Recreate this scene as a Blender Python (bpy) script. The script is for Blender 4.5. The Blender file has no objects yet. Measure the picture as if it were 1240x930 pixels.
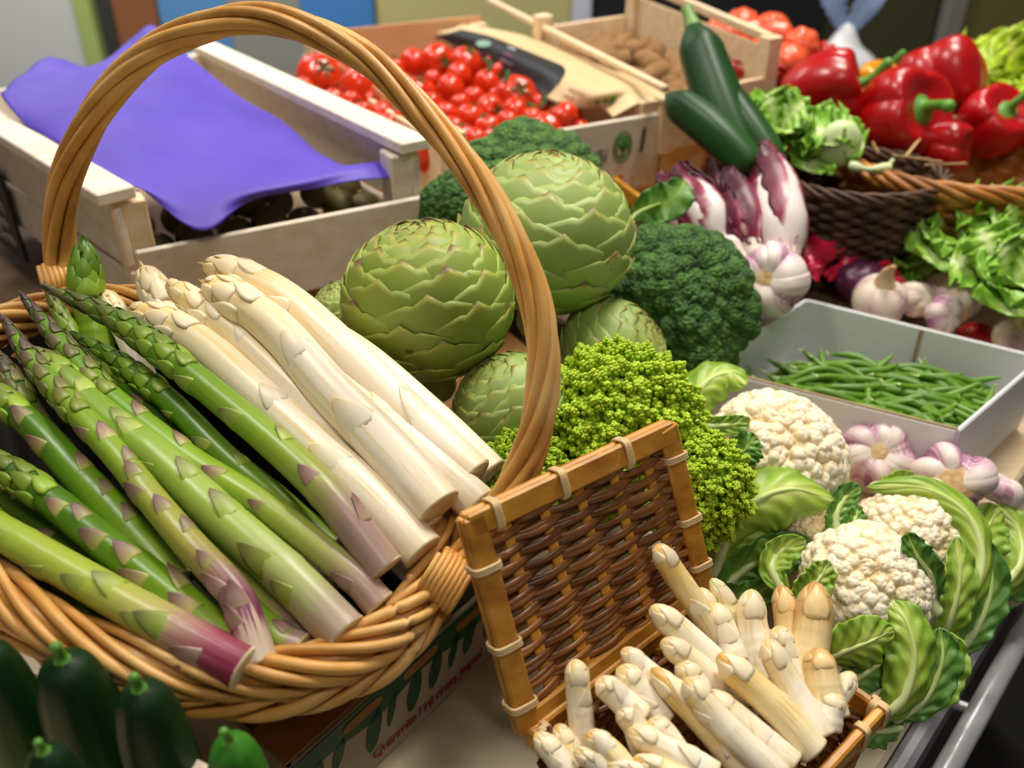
import bpy, math, random
import numpy as np
from mathutils import Vector, Matrix, Euler

scene = bpy.context.scene
COL = scene.collection
rng = np.random.default_rng(7)
random.seed(7)

# ------------------------------------------------------------------ camera, world, lights
FPX, PITCH, CAMZ = 1100.0, math.radians(32.0), 0.51
cam_data = bpy.data.cameras.new('camera')
cam = bpy.data.objects.new('camera', cam_data)
COL.objects.link(cam)
cam.location = (0, 0, CAMZ)
cam.rotation_euler = (math.radians(90) - PITCH, 0, 0)
cam_data.sensor_width = 36.0
cam_data.lens = 36.0 * FPX / 1240.0
cam_data.clip_start = 0.02
cam_data.dof.use_dof = True
cam_data.dof.focus_distance = 0.515
cam_data.dof.aperture_fstop = 6.0
scene.camera = cam

world = bpy.data.worlds.new('market_hall_air')
scene.world = world
world.use_nodes = True
world.node_tree.nodes['Background'].inputs[0].default_value = (1.0, 0.95, 0.88, 1)
world.node_tree.nodes['Background'].inputs[1].default_value = 0.10

def area_light(name, loc, target, size, power, color):
    ld = bpy.data.lights.new(name, 'AREA')
    ld.shape = 'RECTANGLE'
    ld.size, ld.size_y = size
    ld.energy = power
    ld.color = color
    o = bpy.data.objects.new(name, ld)
    COL.objects.link(o)
    o.location = loc
    d = Vector(target) - Vector(loc)
    o.rotation_euler = d.to_track_quat('-Z', 'Y').to_euler()
    return o

area_light('market_lamp', (0.45, 1.05, 1.75), (0.05, 0.55, 0.1), (0.45, 0.25), 22.0, (1.0, 0.94, 0.84))
area_light('market_lamp', (-0.55, 0.75, 1.7), (-0.1, 0.5, 0.15), (0.35, 0.2), 12.0, (1.0, 0.94, 0.84))
area_light('market_lamp', (0.25, -0.35, 1.75), (0.1, 0.6, 0.1), (0.5, 0.3), 6.0, (1.0, 0.94, 0.86))
area_light('market_lamp', (0.7, 1.9, 1.9), (0.4, 1.1, 0.2), (0.5, 0.3), 16.0, (1.0, 0.95, 0.86))
area_light('wall_fill_light', (-1.0, 1.9, 1.5), (-1.2, 3.0, 0.0), (0.8, 0.5), 45.0, (1.0, 0.97, 0.92))  # added fill to brighten the left wall boards, no known lamp there

vs = scene.view_settings
vs.view_transform = 'Standard'
vs.look = 'None'
vs.gamma = 1.0
vs.use_curve_mapping = False
vs.exposure = 0.0

# ------------------------------------------------------------------ picture geometry
CT, ST = math.cos(PITCH), math.sin(PITCH)
def ray(px, py):
    a = (px - 620.0) / FPX
    b = (465.0 - py) / FPX
    return np.array([a, CT + b * ST, -ST + b * CT])
def D(px, py, d):
    return np.array([0, 0, CAMZ]) + ray(px, py) * d
def P(px, py, z):
    r = ray(px, py)
    return np.array([0, 0, CAMZ]) + r * ((z - CAMZ) / r[2])
def wpx(w, d):
    return w * d / FPX
VIEW = np.array([0, CT, -ST])
UPV = np.array([0, ST, CT])

# ------------------------------------------------------------------ numpy mesh builder
def nz(v):
    v = np.asarray(v, float)
    return v / np.maximum(np.linalg.norm(v, axis=-1, keepdims=True), 1e-12)

class MB:
    def __init__(s):
        s.v, s.q, s.t, s.c, s.qm, s.tm, s.n = [], [], [], [], [], [], 0
    def add(s, v, quads=None, tris=None, r=0.0, g=0.5, b=0.0, m=0):
        v = np.asarray(v, float).reshape(-1, 3)
        k = len(v)
        c = np.empty((k, 4)); c[:, 3] = 1
        c[:, 0], c[:, 1], c[:, 2] = r, g, b
        s.v.append(v); s.c.append(c)
        if quads is not None and len(quads):
            q = np.asarray(quads, int).reshape(-1, 4) + s.n
            s.q.append(q); s.qm.append(np.full(len(q), m))
        if tris is not None and len(tris):
            t = np.asarray(tris, int).reshape(-1, 3) + s.n
            s.t.append(t); s.tm.append(np.full(len(t), m))
        s.n += k
        return s
    def verts(s):
        return np.concatenate(s.v)
    def mesh(s, name, mats, origin, smooth=True):
        V = s.verts() - np.asarray(origin)
        C = np.concatenate(s.c)
        Q = np.concatenate(s.q) if s.q else np.zeros((0, 4), int)
        T = np.concatenate(s.t) if s.t else np.zeros((0, 3), int)
        mi = np.concatenate(s.qm + s.tm) if (s.qm or s.tm) else np.zeros(0, int)
        me = bpy.data.meshes.new(name)
        me.vertices.add(len(V)); me.vertices.foreach_set('co', V.ravel())
        loops = np.concatenate([Q.ravel(), T.ravel()])
        me.loops.add(len(loops)); me.loops.foreach_set('vertex_index', loops.astype(np.int32))
        np_ = len(Q) + len(T)
        me.polygons.add(np_)
        st = np.concatenate([np.arange(len(Q)) * 4, len(Q) * 4 + np.arange(len(T)) * 3])
        me.polygons.foreach_set('loop_start', st.astype(np.int32))
        me.polygons.foreach_set('use_smooth', np.full(np_, bool(smooth)))
        for mt in (mats if isinstance(mats, (list, tuple)) else [mats]):
            me.materials.append(mt)
        me.polygons.foreach_set('material_index', mi.astype(np.int32))
        me.update(calc_edges=True)
        ca = me.color_attributes.new('vc', 'FLOAT_COLOR', 'POINT')
        ca.data.foreach_set('color', C.ravel())
        me.validate()
        return me

def wloc(o):
    l = np.zeros(3)
    while o is not None:
        l = l + np.array(o.location); o = o.parent
    return l

def tag(o, label=None, cat=None, group=None, kind=None):
    if label: o['label'] = label
    if cat: o['category'] = cat
    if group: o['group'] = group
    if kind: o['kind'] = kind
    return o

def thing(name, loc, label, cat, group=None):
    o = bpy.data.objects.new(name, None)
    o.empty_display_size = 0.02
    COL.objects.link(o)
    o.location = tuple(loc)
    return tag(o, label, cat, group)

def build(name, mb, mats, parent=None, smooth=True, label=None, cat=None, group=None, kind=None):
    V = mb.verts()
    if parent is not None:
        org = wloc(parent); loc = (0, 0, 0)
    else:
        lo, hi = V.min(0), V.max(0)
        org = np.array([(lo[0] + hi[0]) / 2, (lo[1] + hi[1]) / 2, lo[2]]); loc = org
    o = bpy.data.objects.new(name, mb.mesh(name, mats, org, smooth))
    COL.objects.link(o)
    o.location = tuple(loc)
    if parent is not None: o.parent = parent
    return tag(o, label, cat, group, kind)

def copy_tree(o, parent=None):
    c = o.copy(); COL.objects.link(c)
    if parent is not None: c.parent = parent
    for ch in list(o.children): copy_tree(ch, c)
    return c

# ---- primitives
def grid(mb, X, wu=False, wv=False, flip=False, **k):
    nu, nv = X.shape[:2]
    idx = np.arange(nu * nv).reshape(nu, nv)
    iu = np.arange(nu if wu else nu - 1); iv = np.arange(nv if wv else nv - 1)
    A = idx[np.ix_(iu, iv)]; B = idx[np.ix_((iu + 1) % nu, iv)]
    Cc = idx[np.ix_((iu + 1) % nu, (iv + 1) % nv)]; Dd = idx[np.ix_(iu, (iv + 1) % nv)]
    q = np.stack([A, B, Cc, Dd], -1).reshape(-1, 4)
    if flip: q = q[:, ::-1]
    kk = {a: (np.broadcast_to(np.asarray(b), (nu, nv)).ravel() if a in 'rgb' and np.ndim(b) else b) for a, b in k.items()}
    mb.add(X.reshape(-1, 3), quads=q, **kk)

def gnormals(X):
    du = np.gradient(X, axis=0); dv = np.gradient(X, axis=1)
    return nz(np.cross(du, dv))

def sheet(mb, X, th, **k):
    """a leaf or paper of real thickness: two faces and its edge"""
    N = gnormals(X)
    nu, nv = X.shape[:2]
    Y = np.concatenate([X + N * th / 2, (X - N * th / 2)[:, ::-1]], 1)   # closed ring in v
    kk = {}
    for a, b in k.items():
        if a in 'rgb' and np.ndim(b):
            b = np.broadcast_to(b, (nu, nv)); b = np.concatenate([b, b[:, ::-1]], 1)
        kk[a] = b
    base = mb.n
    grid(mb, Y, wv=True, **kk)
    tr = []
    for row, fl in ((0, 1), (nu - 1, 0)):
        q = []
        for j in range(nv - 1):
            a, b2, c, d = row * 2 * nv + j, row * 2 * nv + j + 1, row * 2 * nv + 2 * nv - 2 - j, row * 2 * nv + 2 * nv - 1 - j
            q.append((a, b2, c, d) if fl else (d, c, b2, a))
        mb.q.append(np.array(q) + base); mb.qm.append(np.full(len(q), k.get('m', 0)))

def spline(pts, n):
    p = np.asarray(pts, float)
    if len(p) == 2:
        t = np.linspace(0, 1, n)[:, None]
        return p[0] * (1 - t) + p[1] * t
    p = np.vstack([2 * p[0] - p[1], p, 2 * p[-1] - p[-2]])
    m = len(p) - 3
    t = np.linspace(0, m - 1e-9, n)
    i = t.astype(int); f = (t - i)[:, None]
    a, b, c, d = p[i], p[i + 1], p[i + 2], p[i + 3]
    return 0.5 * (2 * b + (c - a) * f + (2 * a - 5 * b + 4 * c - d) * f ** 2 + (3 * b - a - 3 * c + d) * f ** 3)

def frames(path, hint=None, closed=False):
    T = np.gradient(path, axis=0)
    if closed:
        T = np.roll(path, -1, 0) - np.roll(path, 1, 0)
    T = nz(T)
    n = len(path)
    N = np.zeros_like(path)
    if hint is not None:
        h = np.broadcast_to(np.asarray(hint, float), path.shape)
        N = nz(h - (h * T).sum(1, keepdims=True) * T)
    else:
        h = np.array([0, 0, 1.0]) if abs(T[0, 2]) < 0.9 else np.array([1.0, 0, 0])
        N[0] = nz(h - h.dot(T[0]) * T[0])
        for i in range(1, n):
            v = N[i - 1] - N[i - 1].dot(T[i]) * T[i]
            N[i] = nz(v)
    return T, N, np.cross(T, N)

def tube(mb, path, r, n=10, closed=False, hint=None, cap='flat', sx=1.0, sy=1.0, prof=None, r0=0.0, r1=1.0, **k):
    """swept tube; r scalar or per point; cap flat/round/none; vc.r runs r0..r1 along it"""
    path = np.asarray(path, float)
    r = np.broadcast_to(np.asarray(r, float), (len(path),)).copy()
    if cap == 'round' and not closed:
        a = np.linspace(0, math.pi / 2, 5)[:-1]
        T0 = nz(path[1] - path[0]); T1 = nz(path[-1] - path[-2])
        s = np.cos(a)
        path = np.vstack([path[0] - T0 * r[0] * s[:, None], path, path[-1] + (T1 * r[-1] * s[::-1][:, None])])
        r = np.concatenate([r[0] * np.sin(a) + 1e-5, r, r[-1] * np.sin(a)[::-1] + 1e-5])
    T, N, B = frames(path, hint, closed)
    th = np.linspace(0, 2 * math.pi, n, endpoint=False)
    R = r[:, None] * np.ones((1, n))
    if prof is not None:
        R = R * prof(np.linspace(0, 1, len(path))[:, None], th[None, :])
    X = path[:, None] + (np.cos(th) * R * sx)[..., None] * N[:, None] + (np.sin(th) * R * sy)[..., None] * B[:, None]
    rr = k.pop('r', np.linspace(r0, r1, len(path))[:, None] * np.ones((1, n)))
    base = mb.n
    grid(mb, X, wu=closed, wv=True, r=rr, **k)
    if not closed and cap != 'none':
        kk = {a: b for a, b in k.items() if not np.ndim(b)}
        for e, fl in ((0, 1), (len(path) - 1, 0)):
            ring = X[e]
            cidx = np.arange(n)
            V = np.vstack([ring, ring.mean(0)])
            tri = np.stack([np.full(n, n), cidx, (cidx + 1) % n], 1)
            if fl: tri = tri[:, ::-1]
            mb.add(V, tris=tri, r=np.ravel(rr[e])[0] if np.ndim(rr) else rr, **kk)
    return X

def ico(sub):
    import bmesh
    bm = bmesh.new(); bmesh.ops.create_icosphere(bm, subdivisions=sub, radius=1.0)
    V = np.array([v.co[:] for v in bm.verts]); F = np.array([[v.index for v in f.verts] for f in bm.faces]); bm.free()
    return V, F
ICO = {k: ico(k) for k in (1, 2, 3)}

def inst(mb, V, F, M3, pos, r=None, g=None, b=0.0, m=0):
    """many small copies of one template inside a single mesh; M3 (n,3,3) or scale (n,)"""
    pos = np.asarray(pos); n = len(pos)
    if np.ndim(M3) == 1: X = V[None] * M3[:, None, None]
    else: X = np.einsum('nij,kj->nki', M3, V)
    X = X + pos[:, None]
    k = len(V)
    Fi = (F[None] + (np.arange(n) * k)[:, None, None]).reshape(-1, F.shape[1])
    rep = lambda a, dflt: np.repeat(np.broadcast_to(np.asarray(a if a is not None else dflt, float), (n,)), k)
    kw = dict(r=rep(r, 0.5), g=rep(g, 0.5), b=rep(b, 0.0), m=m)
    mb.add(X.reshape(-1, 3), quads=Fi if F.shape[1] == 4 else None, tris=Fi if F.shape[1] == 3 else None, **kw)

def box(mb, c, u, v, w, su, sv, sw, bev=0.0015, **k):
    """box centred at c, axes u v w, full sizes su sv sw, chamfered edges"""
    import bmesh
    bm = bmesh.new(); bmesh.ops.create_cube(bm, size=1.0)
    for q in bm.verts: q.co = (q.co.x * su, q.co.y * sv, q.co.z * sw)
    if bev > 0: bmesh.ops.bevel(bm, geom=bm.edges[:], offset=min(bev, su / 3, sv / 3, sw / 3), segments=1, affect='EDGES', clamp_overlap=True)
    V = np.array([q.co[:] for q in bm.verts])
    W = np.asarray(c) + V[:, :1] * np.asarray(u) + V[:, 1:2] * np.asarray(v) + V[:, 2:] * np.asarray(w)
    bm.verts.index_update()
    qs = [[x.index for x in f.verts] for f in bm.faces if len(f.verts) == 4]
    ts = [[x.index for x in f.verts] for f in bm.faces if len(f.verts) == 3]
    big = [[x.index for x in f.verts] for f in bm.faces if len(f.verts) > 4]
    for f in big:
        for i in range(1, len(f) - 1): ts.append([f[0], f[i], f[i + 1]])
    bm.free()
    # vc.r = position along u, vc.b = along w
    rr = V[:, 0] / su + 0.5
    k.setdefault('r', rr); k.setdefault('b', V[:, 2] / sw + 0.5)
    mb.add(W, quads=qs, tris=ts, **k)

def bar(mb, p, q, w, t, side, **k):
    """a slat from p to q: width w along side, thickness t"""
    p, q = np.asarray(p, float), np.asarray(q, float)
    u = nz(q - p); s = np.asarray(side, float); s = nz(s - s.dot(u) * u)
    box(mb, (p + q) / 2, u, s, np.cross(u, s), np.linalg.norm(q - p), w, t, **k)

def vnoise(p, sc, seed=0):
    """smooth value noise in 0..1 at points p"""
    p = np.asarray(p) * sc + seed * 17.31
    i = np.floor(p).astype(np.int64); f = p - i; f = f * f * (3 - 2 * f)
    def h(a):
        x = (a[..., 0] * 374761393 + a[..., 1] * 668265263 + a[..., 2] * 2147483647 + seed * 9176) & 0xffffffff
        x = ((x ^ (x >> 13)) * 1274126177) & 0xffffffff
        return ((x ^ (x >> 16)) & 0xffff) / 65535.0
    out = 0
    for dx in (0, 1):
        for dy in (0, 1):
            for dz in (0, 1):
                w = (f[..., 0] if dx else 1 - f[..., 0]) * (f[..., 1] if dy else 1 - f[..., 1]) * (f[..., 2] if dz else 1 - f[..., 2])
                out = out + w * h(i + np.array([dx, dy, dz]))
    return out

def basis(axis, hint=(0, 0, 1)):
    """3x3 whose columns are x, y, axis"""
    z = nz(axis); h = np.asarray(hint, float)
    if abs(h.dot(z)) > 0.95: h = np.array([1.0, 0.1, 0])
    x = nz(np.cross(h, z)); y = np.cross(z, x)
    return np.stack([x, y, z], 1)

def fib(n, lo=-1.0):
    i = np.arange(n) + 0.5
    z = 1 - (1 - lo) * i / n
    ph = i * math.pi * (3 - math.sqrt(5))
    s = np.sqrt(np.maximum(0, 1 - z * z))
    return np.stack([s * np.cos(ph), s * np.sin(ph), z], 1)

def near(V, S):
    """distance to the nearest seed and its index, in chunks"""
    d = np.empty(len(V)); ix = np.empty(len(V), int)
    S2 = (S ** 2).sum(1)
    for a in range(0, len(V), 4000):
        w = V[a:a + 4000]
        q = (w ** 2).sum(1)[:, None] + S2[None] - 2 * w @ S.T
        j = q.argmin(1); ix[a:a + 4000] = j; d[a:a + 4000] = np.sqrt(np.maximum(q[np.arange(len(w)), j], 0))
    return d, ix

def uvsphere(nu, nv):
    th = np.linspace(0, math.pi, nu)[:, None]; ph = np.linspace(0, 2 * math.pi, nv, endpoint=False)[None]
    return np.stack([np.sin(th) * np.cos(ph), np.sin(th) * np.sin(ph), np.cos(th) * np.ones_like(ph)], -1)

# ------------------------------------------------------------------ materials
def lin(c):
    if isinstance(c, str):
        c = c.lstrip('#'); c = [int(c[i:i + 2], 16) / 255 for i in (0, 2, 4)]
    return tuple(((x / 12.92) if x <= 0.04045 else ((x + 0.055) / 1.055) ** 2.4) for x in c) + (1,)

def M(name, stops, src='r', ns=30.0, na=0.15, stretch=None, var=0.0, mix=None, rough=0.5, bump=None, sss=0.0, sssc=None, coat=0.0, spec=0.5, metal=0.0, vor=None, spots=None, streak=None, tone=1.0):
    """stops [(pos,hex)] read from vertex value src (r g b or n = noise only); na noise added; mix=(channel, hex, lo, hi) second colour by channel"""
    m = bpy.data.materials.new(name); m.use_nodes = True
    nt = m.node_tree; nd = nt.nodes; L = nt.links.new
    bs = nd['Principled BSDF']
    at = nd.new('ShaderNodeAttribute'); at.attribute_name = 'vc'
    sp = nd.new('ShaderNodeSeparateColor'); L(at.outputs['Color'], sp.inputs[0])
    ch = {'r': sp.outputs[0], 'g': sp.outputs[1], 'b': sp.outputs[2]}
    tc = nd.new('ShaderNodeTexCoord')
    vec = tc.outputs['Object']
    if stretch:
        mp = nd.new('ShaderNodeMapping'); mp.inputs['Scale'].default_value = stretch
        L(vec, mp.inputs[0]); vec = mp.outputs[0]
    no = nd.new('ShaderNodeTexNoise'); no.inputs['Scale'].default_value = ns; no.inputs['Detail'].default_value = 4
    L(vec, no.inputs['Vector'])
    if streak:
        cx = nd.new('ShaderNodeCombineXYZ')
        for i, (c_, f_) in enumerate((('r', streak[0]), ('b', streak[1]), ('g', 37.0))):
            q = nd.new('ShaderNodeMath'); q.operation = 'MULTIPLY'; L(ch[c_], q.inputs[0]); q.inputs[1].default_value = f_; L(q.outputs[0], cx.inputs[i])
        no.inputs['Scale'].default_value = 1.0; L(cx.outputs[0], no.inputs['Vector'])
    def math_(op, a, b):
        n = nd.new('ShaderNodeMath'); n.operation = op
        for i, x in enumerate((a, b)):
            if isinstance(x, (int, float)): n.inputs[i].default_value = x
            else: L(x, n.inputs[i])
        return n.outputs[0]
    if src == 'n': fac = no.outputs[0]
    else:
        fac = ch[src]
        if na: fac = math_('ADD', fac, math_('MULTIPLY', math_('SUBTRACT', no.outputs[0], 0.5), na * 2))
    rp = nd.new('ShaderNodeValToRGB'); cr = rp.color_ramp
    while len(cr.elements) < len(stops): cr.elements.new(0.5)
    for e, (p, c) in zip(cr.elements, stops): e.position = p; e.color = tuple(x * tone for x in lin(c)[:3]) + (1,)
    L(fac, rp.inputs[0]); colr = rp.outputs[0]
    def mixc(f, a, c):
        x = nd.new('ShaderNodeMix'); x.data_type = 'RGBA'; L(f, x.inputs[0]); L(a, x.inputs[6])
        if isinstance(c, str): x.inputs[7].default_value = lin(c)
        else: L(c, x.inputs[7])
        return x.outputs[2]
    for mx in ([mix] if isinstance(mix, tuple) else (mix or [])):
        f = ch[mx[0]] if mx[0] != 'n' else no.outputs[0]
        mr = nd.new('ShaderNodeMapRange'); L(f, mr.inputs[0]); mr.inputs[1].default_value = mx[2]; mr.inputs[2].default_value = mx[3]
        colr = mixc(mr.outputs[0], colr, mx[1])
    if spots:
        n2 = nd.new('ShaderNodeTexNoise'); n2.inputs['Scale'].default_value = spots[1]; n2.inputs['Detail'].default_value = 2; L(tc.outputs['Object'], n2.inputs['Vector'])
        mr = nd.new('ShaderNodeMapRange'); L(n2.outputs[0], mr.inputs[0]); mr.inputs[1].default_value = spots[2]; mr.inputs[2].default_value = spots[2] + 0.06
        colr = mixc(mr.outputs[0], colr, spots[0])
    if var:
        hs = nd.new('ShaderNodeHueSaturation'); L(colr, hs.inputs['Color'])
        L(math_('ADD', math_('MULTIPLY', ch['g'], 2 * var), 1 - var), hs.inputs['Value']); colr = hs.outputs[0]
    L(colr, bs.inputs['Base Color'])
    bs.inputs['Roughness'].default_value = rough
    bs.inputs['Metallic'].default_value = metal
    bs.inputs['Specular IOR Level'].default_value = spec
    if coat: bs.inputs['Coat Weight'].default_value = coat; bs.inputs['Coat Roughness'].default_value = 0.12
    if sss:
        bs.inputs['Subsurface Weight'].default_value = sss
        bs.inputs['Subsurface Radius'].default_value = sssc or (1.0, 0.8, 0.4)
        bs.inputs['Subsurface Scale'].default_value = 0.006
    if bump or vor:
        bp = nd.new('ShaderNodeBump'); bp.inputs['Strength'].default_value = (bump or vor)[1]; bp.inputs['Distance'].default_value = 0.002
        if vor:
            tx = nd.new('ShaderNodeTexVoronoi'); tx.inputs['Scale'].default_value = vor[0]; L(vec, tx.inputs['Vector'])
            bp.invert = True
        else:
            tx = nd.new('ShaderNodeTexNoise'); tx.inputs['Scale'].default_value = bump[0]; tx.inputs['Detail'].default_value = 3; L(vec, tx.inputs['Vector'])
        L(tx.outputs[0], bp.inputs['Height']); L(bp.outputs[0], bs.inputs['Normal'])
    return m

def plain(name, c, rough=0.6, var=0.0, **k):
    return M(name, [(0.3, c), (0.7, c)], src='n', rough=rough, var=var, **k)
# ------------------------------------------------------------------ shared materials
m_pine = M('pine_wood', [(0.2, 'd9b98c'), (0.5, 'e6cda6'), (0.8, 'f0dfc0')], src='n', ns=14, stretch=(1, 9, 9), rough=0.62, var=0.06, bump=(60, 0.15))
m_pale = M('pale_poplar_wood', [(0.2, 'dccbb2'), (0.5, 'e9dcc8'), (0.8, 'f3eadb')], src='n', ns=12, stretch=(2, 8, 8), rough=0.62, var=0.06, bump=(60, 0.15))
m_counter = M('worn_counter_board', [(0.25, 'a8967a'), (0.5, 'c6b89c'), (0.8, 'dcd2ba')], src='n', ns=9, stretch=(1, 3, 3), rough=0.6, bump=(40, 0.2))
m_shadeboard = M('shade_brown_board', [(0.25, '4a3622'), (0.5, '63492f'), (0.8, '7a5c3c')], src='n', ns=9, stretch=(1, 4, 4), rough=0.7)  # plinth brown darkened so gaps between the goods look shaded
m_steel = M('brushed_steel', [(0.3, 'c0c0c4'), (0.7, 'dcdce0')], src='n', ns=20, rough=0.25, metal=0.5)
m_zinc = M('zinc_channel', [(0.3, '85858a'), (0.7, 'a0a0a6')], src='n', ns=20, rough=0.4, metal=0.2)
m_dark = plain('dark_floor', '1b1817', 0.7)
m_willow = M('peeled_willow', [(0.25, 'a66c26'), (0.5, 'd29a4c'), (0.8, 'e8bd78')], src='n', ns=26, stretch=(1, 1, 1), rough=0.42, var=0.14, spots=('8a5a24', 90, 0.74))
m_bamboo = M('varnished_bamboo', [(0.25, 'a5661a'), (0.5, 'c98a2e'), (0.8, 'dea548')], src='n', ns=16, stretch=(1, 6, 6), rough=0.35, var=0.12)
m_brownweave = M('brown_split_cane', [(0.2, '5a2e14'), (0.5, '8f5a2c'), (0.85, 'bd8448')], src='n', ns=40, rough=0.36, var=0.3)
m_cord = plain('pale_rattan_tie', 'd8b987', 0.5, var=0.1)

# ------------------------------------------------------------------ the setting
S48 = np.array([math.cos(math.radians(48)), math.sin(math.radians(48)), 0]); N48 = np.array([-S48[1], S48[0], 0])
U30 = np.array([math.cos(math.radians(30)), 0.5, 0]); V30 = np.array([-0.5, math.cos(math.radians(30)), 0])
Z = np.array([0, 0, 1.0])
def SN(s, n, z=0): return S48 * s + N48 * n + Z * z
def UV(u, v, z=0): return U30 * u + V30 * v + Z * z
def slab(name, f, a0, a1, b0, b1, z0, z1, mat, kind='structure', bev=0.003, label=None):
    mb = MB(); A, B = (S48, N48) if f is SN else (U30, V30)
    box(mb, f((a0 + a1) / 2, (b0 + b1) / 2, (z0 + z1) / 2), A, B, Z, a1 - a0, b1 - b0, z1 - z0, bev)
    return build(name, mb, mat, smooth=False, kind=kind, label=label)
mb = MB(); box(mb, (0, 1.6, -0.90), (1, 0, 0), (0, 1, 0), Z, 7, 7, 0.04, 0)
build('floor', mb, m_dark, smooth=False, kind='structure')
slab('trim_1', SN, -0.8, 1.42, 0.066, 1.25, -0.05, 0.0, m_counter)
slab('trim_2', SN, -0.78, 1.40, 0.10, 1.23, -0.88, -0.052, plain('counter_front', '4a4038', 0.6))
slab('trim_3', UV, -0.35, 1.2, 0.715, 1.33, 0.0, 0.098, m_shadeboard)
slab('trim_4', UV, 0.42, 1.2, 0.525, 0.714, 0.0, 0.105, m_shadeboard)
slab('trim_5', SN, 0.50, 1.40, 0.085, 0.30, 0.0, 0.055, m_pine)
# steel rail along the counter edge
rail = thing('counter_rail', SN(0.5, 0.04, -0.06), 'long steel guard rail with a round tube along the edge of the counter', 'rail')
mb = MB(); tube(mb, spline([SN(-0.6, 0.036, -0.012), SN(2.0, 0.036, -0.012)], 30), 0.0078, 24); build('tube', mb, m_steel, rail)
mb = MB()
bar(mb, SN(-0.6, 0.0585, -0.022), SN(2.0, 0.0585, -0.022), 0.013, 0.04, N48, bev=0.004); build('channel', mb, m_zinc, rail, smooth=False)
for s in (0.12, 0.52, 0.92, 1.32):
    mb = MB(); tube(mb, [SN(s, 0.058, -0.018), SN(s, 0.036, -0.014)], 0.0045, 12); build('bracket', mb, m_steel, rail)
# far wall of the hall: a run of boards and doors
def wallbox(name, x0, x1, z0, z1, y, mat, th=0.06):
    mb = MB(); box(mb, ((x0 + x1) / 2, y + th / 2, (z0 + z1) / 2), (1, 0, 0), (0, 1, 0), Z, x1 - x0, th, z1 - z0, 0.004)
    return build(name, mb, mat, smooth=False, kind='structure')
YW = 3.0
wallbox('wall_back', -4.5, 4.5, -0.9, 2.2, YW, plain('olive_wall', '6f6a3c', 0.8))
def wx(px): return (px - 620) / FPX * YW / (CT + 430 / FPX * ST) 
for i, (a, b, c, r, y) in enumerate([
        (-300, 118, 'b4b5b4', 0.3, 0.12), (118, 138, '8fa05a', 0.6, 0.14), (138, 160, '2c2a26', 0.6, 0.1), (160, 210, '7a4d2e', 0.5, 0.12),
        (210, 290, '4f7fae', 0.4, 0.1), (290, 375, '7f8079', 0.5, 0.1), (375, 460, '3f74b0', 0.4, 0.1),
        (460, 690, 'a7a06a', 0.7, 0.08), (690, 712, 'b9bccb', 0.4, 0.12), (712, 985, '0f0f12', 0.6, 0.1), (985, 1118, '3a3a20', 0.7, 0.08),
        (1118, 1140, '83807a', 0.5, 0.14), (1140, 1500, '6a6136', 0.6, 0.12)]):
    wallbox('trim_%d' % (i + 6), wx(a), wx(b), -0.9, 2.0, YW - y, plain('wall_board', c, r), 0.05)

# ------------------------------------------------------------------ wicker helpers
def oval(c, ax, ay, a, b, n, gx=(0, 0), e=2.0):
    t = np.linspace(0, 2 * math.pi, n, endpoint=False)
    ct, st = np.cos(t), np.sin(t)
    x = np.sign(ct) * np.abs(ct) ** (2 / e) * a; y = np.sign(st) * np.abs(st) ** (2 / e) * b
    p = np.asarray(c) + x[:, None] * np.asarray(ax) + y[:, None] * np.asarray(ay)
    p[:, 2] += gx[0] * x + gx[1] * y
    return p

def woven_wall(mb, rim, bottom, rows, stakes, r, amp, jit=0.1, flat=1.0, seed=1, skip=0.0):
    """horizontal withies woven round a closed wall between the bottom outline and the rim outline"""
    rg = np.random.default_rng(seed); n = len(rim)
    c = (rim.mean(0) + bottom.mean(0)) / 2
    out = nz((rim - rim.mean(0)) * np.array([1, 1, 0]))
    th = np.linspace(0, 2 * math.pi, n, endpoint=False)
    for k in range(rows):
        f = (k + 0.5) / rows
        p = bottom * (1 - f) + rim * f
        bulge = 0.10 * math.sin(math.pi * f) * np.linalg.norm(rim - rim.mean(0), axis=1)[:, None] * 0.3
        wav = np.sin(th * stakes / 2 + math.pi * k) * amp
        p = p + out * (bulge + wav[:, None]) + Z * (np.sin(th * 3 + k) * 0.0006)[:, None]
        tube(mb, p, r * rg.uniform(1 - jit, 1 + jit), 7, closed=True, hint=Z, sx=flat, g=rg.random())

def stakes_of(mb, rim, bottom, num, r, g=0.5):
    n = len(rim)
    out = nz((rim - rim.mean(0)) * np.array([1, 1, 0]))
    for i in range(num):
        j = int(i * n / num)
        ctr = []
        for f in np.linspace(0, 1.0, 6):
            b = 0.03 * math.sin(math.pi * f) * np.linalg.norm(rim[j] - rim.mean(0))
            ctr.append(bottom[j] * (1 - f) + rim[j] * f + out[j] * b)
        tube(mb, spline(ctr, 9), r, 6, g=g)

def rope(mb, path, R, r, strands, turns, closed=False, n=8, jit=0.15, seed=3, hint=None, Rt=None):
    """several long withies twisted round one another along a path"""
    rg = np.random.default_rng(seed)
    T, N, B = frames(path, hint, closed)
    t = np.linspace(0, 1, len(path), endpoint=not closed)
    RR = R if Rt is None else Rt
    rr_ = r if Rt is None else r * Rt / R
    for k in range(strands):
        a = 2 * math.pi * (k / strands + turns * t) + rg.uniform(-0.15, 0.15)
        p = path + (np.cos(a) * RR)[:, None] * N + (np.sin(a) * RR)[:, None] * B
        tube(mb, p, rr_ * rg.uniform(1 - jit, 1 + jit), n, closed=closed, g=rg.random())

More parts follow.
